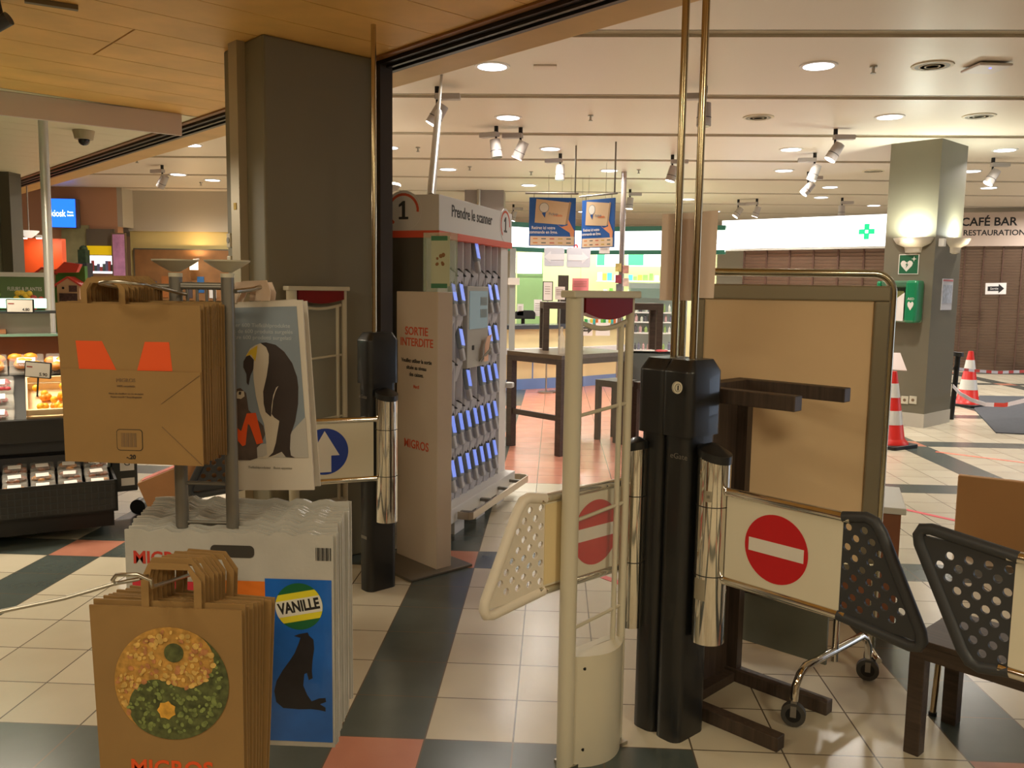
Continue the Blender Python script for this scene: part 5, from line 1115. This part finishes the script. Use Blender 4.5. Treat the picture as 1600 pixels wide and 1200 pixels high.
def bowl(px, py, face, label, e):
    t = fthing('uplight', label, 'wall lamp', px, py, face); pr = [(.03, -.13), (.09, -.12), (.10, -.06), (.19, -.02), (.225, .03), (.23, .045), (.20, .045), (.10, .0), (.02, -.01)]
    n = 24; b = MB(); b.lathe(pr, n=28, M=Matrix(((1, 0, 0, 0), (0, 0, 1, 0), (0, -1, 0, 0), (0, 0, 0, 1))))
    bmesh.ops.transform(b.b, matrix=Matrix.Diagonal((1, 1, -.75, 1)) , verts=b.b.verts)
    for v in b.b.verts: v.co.z = abs(v.co.z) if v.co.z < 0 else v.co.z
    b.build('bowl', mat('uplight_bowl', (238, 232, 220), .45), t, smooth=True)
    MB().prism(circ(.07, 20, (0, .10)), 0, .01, Matrix(((1, 0, 0, 0), (0, 0, 1, .02), (0, 1, 0, 0), (0, 0, 0, 1)))).build('lamp_tube', lit, t)
    p = t.matrix_world @ Vector((0, .05, .11)); area('uplight_lamp', p, .14, e, (.92, 1, .86), rot=(math.pi, 0, 0)); return t
bowl(1428, 378, LF, 'white bowl uplight on the olive face of the right column', 20)
bowl(1490, 379, RF, 'white bowl uplight on the narrow bluish face of the right column', 12)
t = fthing('aed_sign', 'green square first-aid sign with a white heart on the right column', 'sign', 1420, 413, LF)
MB().lo(-.115, -.115, 0, .115, .115, .006).build('sign_plate', white, t); MB().lo(-.105, -.105, .006, .105, .105, .009).build('green_field', mat('aed_green', (24, 96, 62), .5), t)
hp = [(0, -.075), (.06, -.01), (.07, .02), (.055, .045), (.03, .05), (0, .028), (-.03, .05), (-.055, .045), (-.07, .02), (-.06, -.01)]
h_ = MB().prism([(x - .02, y - .008) for x, y in hp], .009, .011).build('white_heart', white, t); MB().prism([(-.01, .025), (-.035, -.01), (-.018, -.008), (-.028, -.045), (-.0, .0), (-.016, -.002)], .011, .013).build('flash', mat('aed_green', (24, 96, 62), .5), h_)
MB().prism([(.06, .09), (.067, .067), (.09, .06), (.067, .053), (.06, .03), (.053, .053), (.03, .06), (.053, .067)], .009, .012).build('white_star', white, t)
t = fthing('defibrillator_cabinet', 'green and clear defibrillator cabinet mounted on the right column', 'cabinet', 1416, 471, LF)
ag = mat('cabinet_green', (18, 128, 84), .3, coat=.5)
MB().lo(-.27, -.24, 0, .20, .23, .06).build('cabinet_back', mat('cabinet_clear_grey', (150, 170, 150), .4), t, bevel=.02); MB().lo(.06, -.24, .0, .20, .24, .20).build('green_side', ag, t, bevel=.03); MB().lo(-.27, -.24, 0, -.22, .23, .2).build('green_side', ag, t, bevel=.02); MB().lo(-.22, .16, .06, .10, .235, .19).build('green_top', mat('cabinet_green_dark', (70, 110, 84), .4), t, bevel=.02)
MB().lo(-.2, -.2, .06, .03, .12, .14).build('device', mat('device_yellow_grey', (120, 120, 70), .5, noise=.4, ns=5), t); nt_ = MB().prism([(-.22, -.22), (.06, -.22), (.06, .10), (-.02, .04), (-.06, -.02), (-.12, -.06), (-.22, -.06)], .195, .2).build('notice', paperm, t)
MB().lo(-.18, .03, .14, -.04, .075, .15).build('yellow_band', mat('band_lime', (190, 196, 40), .5), t); MB().prism([(x * .5 + .135, y * .8 - .04) for x, y in hp], .201, .203).build('white_heart', white, t); text('AED', .04, white, t, Matrix.Translation((.135, .03, .2)))
t = fthing('fire_plan', 'printed safety notice sheet on the narrow face of the right column', 'notice', 1479, 460, RF)
MB().lo(-.15, -.18, 0, .15, .18, .008).build('sheet', mat('plan_white', (206, 206, 214), .5), t); MB().lo(-.14, .15, .008, .14, .17, .01).build('red_heading', mat('plan_red', (200, 110, 110), .5), t); MB().lo(-.13, -.10, .008, .13, .11, .01).build('plan_print', mat('plan_print', (176, 184, 200), .6, noise=.25, ns=25), t)
for px in (1402, 1414, 1427):
    t = fthing('wall_socket', 'white wall socket low on the right column, %s of three' % ('left', 'middle', 'right')[(px - 1402) // 12], 'socket', px, 625, LF); MB().lo(-.042, -.045, 0, .042, .045, .012).build('socket_plate', cream, t, bevel=.004); MB().prism(circ(.018, 16), .012, .014).build('socket_inset', greyink, t)
t = fthing('sensor_box', 'small white box between the two bowl uplights', 'sensor', 1468, 379, RF); MB().lo(-.03, -.045, 0, .03, .045, .06).build('box', white, t, bevel=.004)
# cones, post, tapes
cor = mat('cone_red', (206, 40, 34), .35); cow = mat('cone_reflective_white', (226, 226, 222), .3)
def cone(px, py, label, first=None):
    p = Fl(px, py); H = .76
    t = thing('traffic_cone', label, 'traffic cone', Matrix.Translation((p.x, p.y, 0)) @ Matrix.Rotation(.6, 4, 'Z'), 'traffic cones')
    r = lambda z: .145 - (z - .05) * .158
    MB().prism(rrect(-.2, -.2, .2, .2, .04), 0, .035).build('base', blackm, t, bevel=.005)
    MB().lathe([(.18, .035), (.175, .05), (.145, .085), (r(.085), .09), (r(.74), .74), (.03, .76)], n=32).build('cone_body', cor, t, smooth=True)
    for z0, z1 in ((.23, .37), (.50, .64)): MB().lathe([(r(z0) + .002, z0), (r(z1) + .002, z1)], n=32).build('white_stripe', cow, t, smooth=True)
    return t
cone(1389, 697, 'red and white traffic cone in front of the right column, by the display board')
cone(1511, 634, 'red and white traffic cone beyond the right column, beside the black post')
p = Fl(1486, 655); o = MB().cyl((p.x, p.y, 0), (p.x + .03, p.y, .78), .03, n=16).build('tape_post', blackm, smooth=True); MB().cyl((p.x + .03, p.y, .78), (p.x + .032, p.y, .83), .06, n=16).build('post_head', dgrey, o, smooth=True); tag(o, 'slim black post beside the far traffic cone', 'post')
def tape_mat():
    m = bpy.data.materials.new('barrier_tape'); m.use_nodes = True; nt = m.node_tree; b = nt.nodes['Principled BSDF']
    g = nt.nodes.new('ShaderNodeNewGeometry'); s_ = nt.nodes.new('ShaderNodeSeparateXYZ'); nt.links.new(g.outputs['Position'], s_.inputs[0])
    f = node_math(nt, 'FRACT', node_math(nt, 'MULTIPLY', s_.outputs[0], 6.)); r = node_math(nt, 'GREATER_THAN', f, .55)
    n = nt.nodes.new('ShaderNodeMix'); n.data_type = 'RGBA'; nt.links.new(r, n.inputs[0]); n.inputs[6].default_value = srgb((226, 220, 230)); n.inputs[7].default_value = srgb((214, 70, 60)); nt.links.new(n.outputs[2], b.inputs['Base Color']); return m
tm = tape_mat()
def tape(pts, label, w_=.05, m=None):
    b = MB()
    for P, Q in zip(pts, pts[1:]): b.bar(P, Q, .004, w_)
    tag(b.build('barrier_tape', m or tm), label, 'barrier tape')
q = Fl(1486, 655).y
tape([At(1486, 575, q), At(1520, 579, q + .2), At(1560, 582, q + .3), At(1610, 580, q + .5), At(1660, 578, q + .6)], 'taut red and white barrier tape running right from the black post at cone height', .035)
tape([At(1489, 603, q - .1), At(1500, 615, q - .3), At(1518, 625, q - .6), At(1540, 632, q - .9), At(1570, 633, q - 1.1), At(1600, 626, q - 1.3), At(1650, 612, q - 1.6)], 'sagging red and white barrier tape below the taut one, near the far cone', .045)
rt_ = mat('floor_tape_red', (214, 62, 72), .5)
def ftape(P, Q, label, z=.0012, w_=.045, m=rt_):
    b = MB(); b.bar((P.x, P.y, z), (Q.x, Q.y, z), w_, .002); tag(b.build('floor_tape', m), label, 'tape')
ftape(Fl(1400, 793), Fl(1640, 846), 'straight red tape stuck on the floor left of the cardboard box')
ftape(Fl(1462, 706), Fl(1640, 728), 'red-orange tape on the floor running from the dark tile band to the right edge', m=mat('floor_tape_orange', (222, 104, 70), .5))
ftape(Fl(925, 895), Fl(1030, 934), 'short red floor tape seen through the centre antenna')
o = MB().prism([tuple(Fl(*v)[:2]) for v in ((1522, 640), (1556, 677), (1700, 684), (1700, 622), (1530, 619))][::-1], 0, .012).build('door_mat', mat('mat_charcoal', (66, 68, 74), .9, noise=.1, ns=20)); tag(o, 'large charcoal floor mat beyond the far traffic cone', 'mat')
# reading stand with tilted sheet behind the board edge
t = thing('sign_stand', 'small stand with a tilted white sheet in front of the right column', 'sign stand', Matrix.Translation((At(1388, 580, 8.9).x - .0, 8.95, 0)))
pz = At(1388, 565, 8.9).z; MB().prism([(-.19, -.09), (.17, -.11), (.14, .10), (-.19, .10)], 0, .01, Matrix.Translation((0, -.02, pz)) @ Matrix.Rotation(math.radians(55), 4, 'X')).build('sheet', mat('sheet_pink_white', (232, 216, 210), .6), t, bevel=.002)
MB().lo(-.17, -.01, 0, -.02, .06, pz - .08).build('stand_column', mat('stand_lilac', (176, 166, 166), .5), t); MB().cyl((-.08, .04, pz - .09), (-.08, .0, pz - .01), .012).build('hinge', steelgrey, t)

# ---------------------------------------------------------------- ceiling fittings
def downlight(px, py, on=True, hint='', r=.12, power=30):
    p = Fl(px, py, ZM); t = thing('ceiling_downlight' if on else 'ceiling_vent', ('round lit downlight %s' if on else 'round unlit ceiling vent %s') % hint, 'ceiling light' if on else 'vent', Matrix.Translation((p.x, p.y, ZM)), 'round downlights of the mall ceiling' if on else 'round ceiling vents')
    M_ = Matrix.Rotation(math.pi, 4, 'X')
    ring = [(r, 0), (r + .02, .002), (r + .022, .008), (r, .012), (r - .012, .004)]
    b = MB(); b.lathe([(r - .008, .0), (r - .006, .010), (r + .018, .008), (r + .022, .0)], n=32, M=M_); b.build('ring', white if on else mat('vent_ring', (206, 196, 168), .5), t, smooth=True)
    MB().lathe([(.001, .0105), (r - .006, .0105), (r - .006, .004)], n=32, M=M_).build('diffuser' if on else 'grille', litc if on else mat('vent_grille', (120, 108, 82), .5, noise=.3, ns=20), t)
    if not on:
        for q_ in (.35, .65): MB().lathe([(r * q_, .011), (r * q_ + .006, .013), (r * q_ + .012, .011)], n=32, M=M_).build('grille_ring', mat('vent_ring', (206, 196, 168), .5), t)
    if on and power: area('downlight_lamp', (p.x, p.y, ZM - .03), r * 1.8, power * 1.05, (1, .93, .83), spread=math.radians(150))
DLS = [(769, 103, 'left of centre, nearest the wooden fascia'), (1279, 102, 'beside the near ceiling vent at upper right'), (794, 183, 'second row, left of the hanging posters'), (1390, 182, 'above the right column in the second row'), (860, 232, 'third row, right of the twin spots'), (607, 230, 'beside the dark door frame edge'), (1236, 233, 'third row, left of the upper right spotlight'), (1570, 234, 'right of the right column in the third row'), (952, 266, 'fourth row over the right blue poster'), (826, 289, 'over the left blue poster'), (1225, 266, 'fourth row beside the middle spotlight'), (1297, 292, 'fifth row left of the right column'), (1518, 267, 'fourth row just right of the right column'), (1545, 293, 'fifth row right of the right column'), (299, 226, 'in the left bay beside the valance board'), (177, 255, 'in the left bay, smaller and farther'), (700, 264, 'behind the leaning pole'), (1075, 311, 'far, behind the two slim poles'), (1283, 308, 'far, in the sixth row'), (332, 281, 'far in the left bay near the column')]
for k, (x, y, h_) in enumerate(DLS): downlight(x, y, True, h_, power=0 if k in (17, 18, 13) else (30 if y > 140 else 26))
for x, y, h_ in ((1457, 102, 'at upper right with a pale ring'), (1530, 181, 'in the second row above the right column'), (1185, 183, 'in the second row right of the slim poles'), (1365, 267, 'small and far, left of the right column')): downlight(x, y, False, h_, r=.13)
for k, (x, y) in enumerate(((-2.6, 19.4), (.6, 19.4), (3.4, 19.0), (6.2, 17.4), (9.4, 16.2), (7.0, 13.2), (10., 9.6), (-6.0, 13.6))):  # extra downlights added to lift the dark far ceiling and walls
    q = MB; t = thing('ceiling_downlight', 'round downlight added to brighten the far ceiling rows, %s' % ('over the pharmacy, left', 'over the pharmacy, middle', 'over the pharmacy, right', 'above the left shutter', 'above the CAFÉ BAR sign', 'behind the right column', 'outside the right of the view', 'in the left bay by the yellow wall')[k], 'ceiling light', Matrix.Translation((x, y, ZM)), 'round downlights of the mall ceiling')
    MB().lathe([(.112, -.0), (.114, -.010), (.138, -.008), (.142, .0)], n=32).build('ring', white, t, smooth=True); MB().cyl((0, 0, -.0105), (0, 0, -.004), .112, n=32).build('diffuser', litc, t)
    area('downlight_lamp', (x, y, ZM - .03), .2, 60, (1, .94, .87), spread=math.radians(165))
area('side_cool_fill', (15.5, 9, 1.9), 3.5, 150, (.62, .78, 1), rot=(0, math.pi / 2, 0), sy=6.)  # unseen bluish lamp added at far right to cool the column's side face
def spot(px, py, hint, on=True, yaw=0., tilt=35, lampx=0, power=10):
    """ceiling spotlight: mount box, bracket arm, barrel head with glowing lens"""
    # the barrel sits ~0.25 m under the ceiling: solve the distance for that height
    p = Fl(px, py, ZM - .24)
    t = thing('ceiling_spotlight', '%s ceiling spotlight %s' % ('lit' if on else 'unlit', hint), 'spotlight', Matrix.Translation(p) @ Matrix.Rotation(yaw, 4, 'Z'), 'spotlights of the mall ceiling')
    sm_ = mat('spot_body', (176, 168, 162), .45)
    MB().lo(-.02, -.04, .13, .20, .04, .18).build('driver_box', sm_, t, bevel=.006); MB().cyl((0, 0, .18), (0, 0, .245), .022).build('ceiling_mount', blackm, t); MB().cyl((0, 0, .05), (0, 0, .14), .012).build('arm', blackm, t)
    a = math.radians(tilt); d_ = Vector((-math.sin(a), 0, -math.cos(a)))
    MB().cyl(-d_ * .10, d_ * .09, .055, .062, n=24).build('barrel', sm_, t, smooth=True); MB().cyl(d_ * .018, d_ * .024, .062, n=24).build('barrel_ring', dgrey, t)
    MB().cyl(d_ * .088, d_ * .094, .056, n=24).build('lens', lit if on else mat('lens_dark', (90, 86, 80), .2), t)
    if on and power:
        l = bpy.data.lights.new('spot_lamp', 'SPOT'); l.energy = power; l.color = (1, .9, .78); l.spot_size = math.radians(75); l.spot_blend = .6; l.shadow_soft_size = .05
        o = bpy.data.objects.new('spot_lamp', l); C.objects.link(o); o.parent = t; o.location = d_ * .11; o.rotation_euler = (0, a, 0)
for args in ((683, 180, 'left of the leaning pole', True, 0, 30, 0, 60), (775, 233, 'left one of the pair above the scanner station', False, 2.6, 10), (813, 235, 'right one of the pair above the scanner station', True, 2.9, -25, 0, 50), (875, 270, 'above the two blue posters', False, 2.8, 0), (1100, 180, 'seen between the two slim poles', False, 3.0, 0), (1050, 272, 'touching the left slim pole', True, 0, 15, 0, 50), (1304, 238, 'upper one near the right column', True, 0, 30, 0, 60), (1272, 270, 'middle one of the three left of the right column', True, 3.0, -20, 0, 50), (1262, 295, 'lowest of the three left of the right column', True, 0, 40, 0, 40), (1550, 277, 'right of the right column', True, 0, 30, 0, 50), (1315, 330, 'far, above the green cross', True, 0, 0, 0, 40), (1153, 332, 'far, left one above the white sign box', True, 0, 35, 0, 40), (1182, 331, 'far, right one above the white sign box', True, 2.6, -20, 0, 40), (984, 318, 'just right of the slender mall pole', True, 0, 5, 0, 0), (802, 338, 'far left, over the pharmacy fascia', True, 0, 15, 0, 0), (254, 284, 'in the left bay', False, 2.8, -35)):
    spot(args[0], args[1], args[2], *args[3:])
for k, (px, py, h_) in enumerate(((923, 180, 'in the second row over the posters'), (1365, 103, 'in the first row between light and vent'), (653, 230, 'in the third row left'), (830, 268, 'in the fourth row left'), (998, 265, 'in the fourth row right of the posters'), (734, 260, 'near the leaning pole'), (214, 248, 'in the left bay'), (314, 285, 'in the left bay by the column'))):
    p = Fl(px, py, ZM); t = thing('sprinkler', 'small ceiling sprinkler %s' % h_, 'sprinkler', Matrix.Translation((p.x, p.y, ZM)), 'ceiling sprinklers')
    MB().cyl((0, 0, -.05), (0, 0, 0), .011).build('stem', steel, t); MB().cyl((0, 0, -.012), (0, 0, 0), .028).build('rose', steel, t); MB().cyl((0, 0, -.058), (0, 0, -.05), .02).build('deflector', steel, t)
p = Fl(1541, 108, ZM - .03); t = thing('access_point', 'flat white wireless unit with a blue light on the ceiling at upper right', 'wireless unit', Matrix.Translation((p.x, p.y, ZM - .035)) @ Matrix.Rotation(.1, 4, 'Z'))
MB().lo(-.13, -.13, 0, .13, .13, .022).build('case', mat('ap_white', (214, 206, 200), .4), t, bevel=.015); MB().lo(-.06, -.06, .022, .1, .1, .034).build('bracket', blackm, t); MB().cyl((0, -.05, -.002), (0, -.05, .002), .008).build('status_light', mat('blue_led', (70, 80, 255), .4, emit=6), t)
o = MB().lo(-.09, -.06, -.012, .09, .06, 0).build('ceiling_plate', mat('plate_cream', (222, 206, 190), .5), bevel=.004); o.location = Fl(852, 104, ZM); tag(o, 'blank white cover plate on the mall ceiling near the fascia', 'cover plate')
# camera dome on pale ceiling, bits on the wooden ceiling
p = Fl(131, 214, ZS - .05); t = thing('camera_dome', 'small surveillance camera under the pale ceiling at left', 'camera', Matrix.Translation((p.x, p.y, ZS)))
MB().cyl((0, 0, -.07), (0, 0, 0), .07, .085, n=28).build('housing', mat('housing_beige', (176, 160, 132), .5), t, smooth=True); MB().ball((0, 0, -.075), .045, n=10).build('dome', mat('dome_dark', (40, 38, 36), .1), t, smooth=True)
o = MB().bar(Fl(38, 0, ZS - .012), Fl(122, 13, ZS - .012), .03, .02).build('ceiling_slot', mat('slot_grey', (112, 98, 72), .5)); tag(o, 'narrow grey slot diffuser in the wooden ceiling at upper left', 'air diffuser')
p = Fl(4, 36, ZS - .1); t = thing('shop_spotlight', 'small spotlight cut by the left edge of the wooden ceiling', 'spotlight', Matrix.Translation(p)); MB().cyl((0, 0, 0), (-.02, 0, .1), .012).build('arm', blackm, t); MB().cyl((-.05, 0, -.02), (.03, 0, .02), .03, n=16).build('head', dgrey, t, smooth=True); MB().cyl((-.052, 0, -.021), (-.05, 0, -.02), .026).build('lens', litc, t)
p = At(592, 292, 9.5); t = thing('disc_lamp', 'large disc ceiling lamp with a glowing rim beside the door frame', 'lamp', Matrix.Translation(p)); MB().lathe([(.02, -.09), (.12, -.07), (.22, -.01), (.235, .01), (.23, .02), (.02, .03)], n=36).build('shade', mat('disc_shade', (120, 112, 100), .5), t, smooth=True)
MB().tube([(.225 * math.cos(a / 24 * 6.2832), .225 * math.sin(a / 24 * 6.2832), .022) for a in range(24)], .014, closed=True).build('glowing_rim', lit, t, smooth=True); MB().cyl((0, 0, .02), (0, 0, ZM - p.z), .01).build('stem', steel, t)
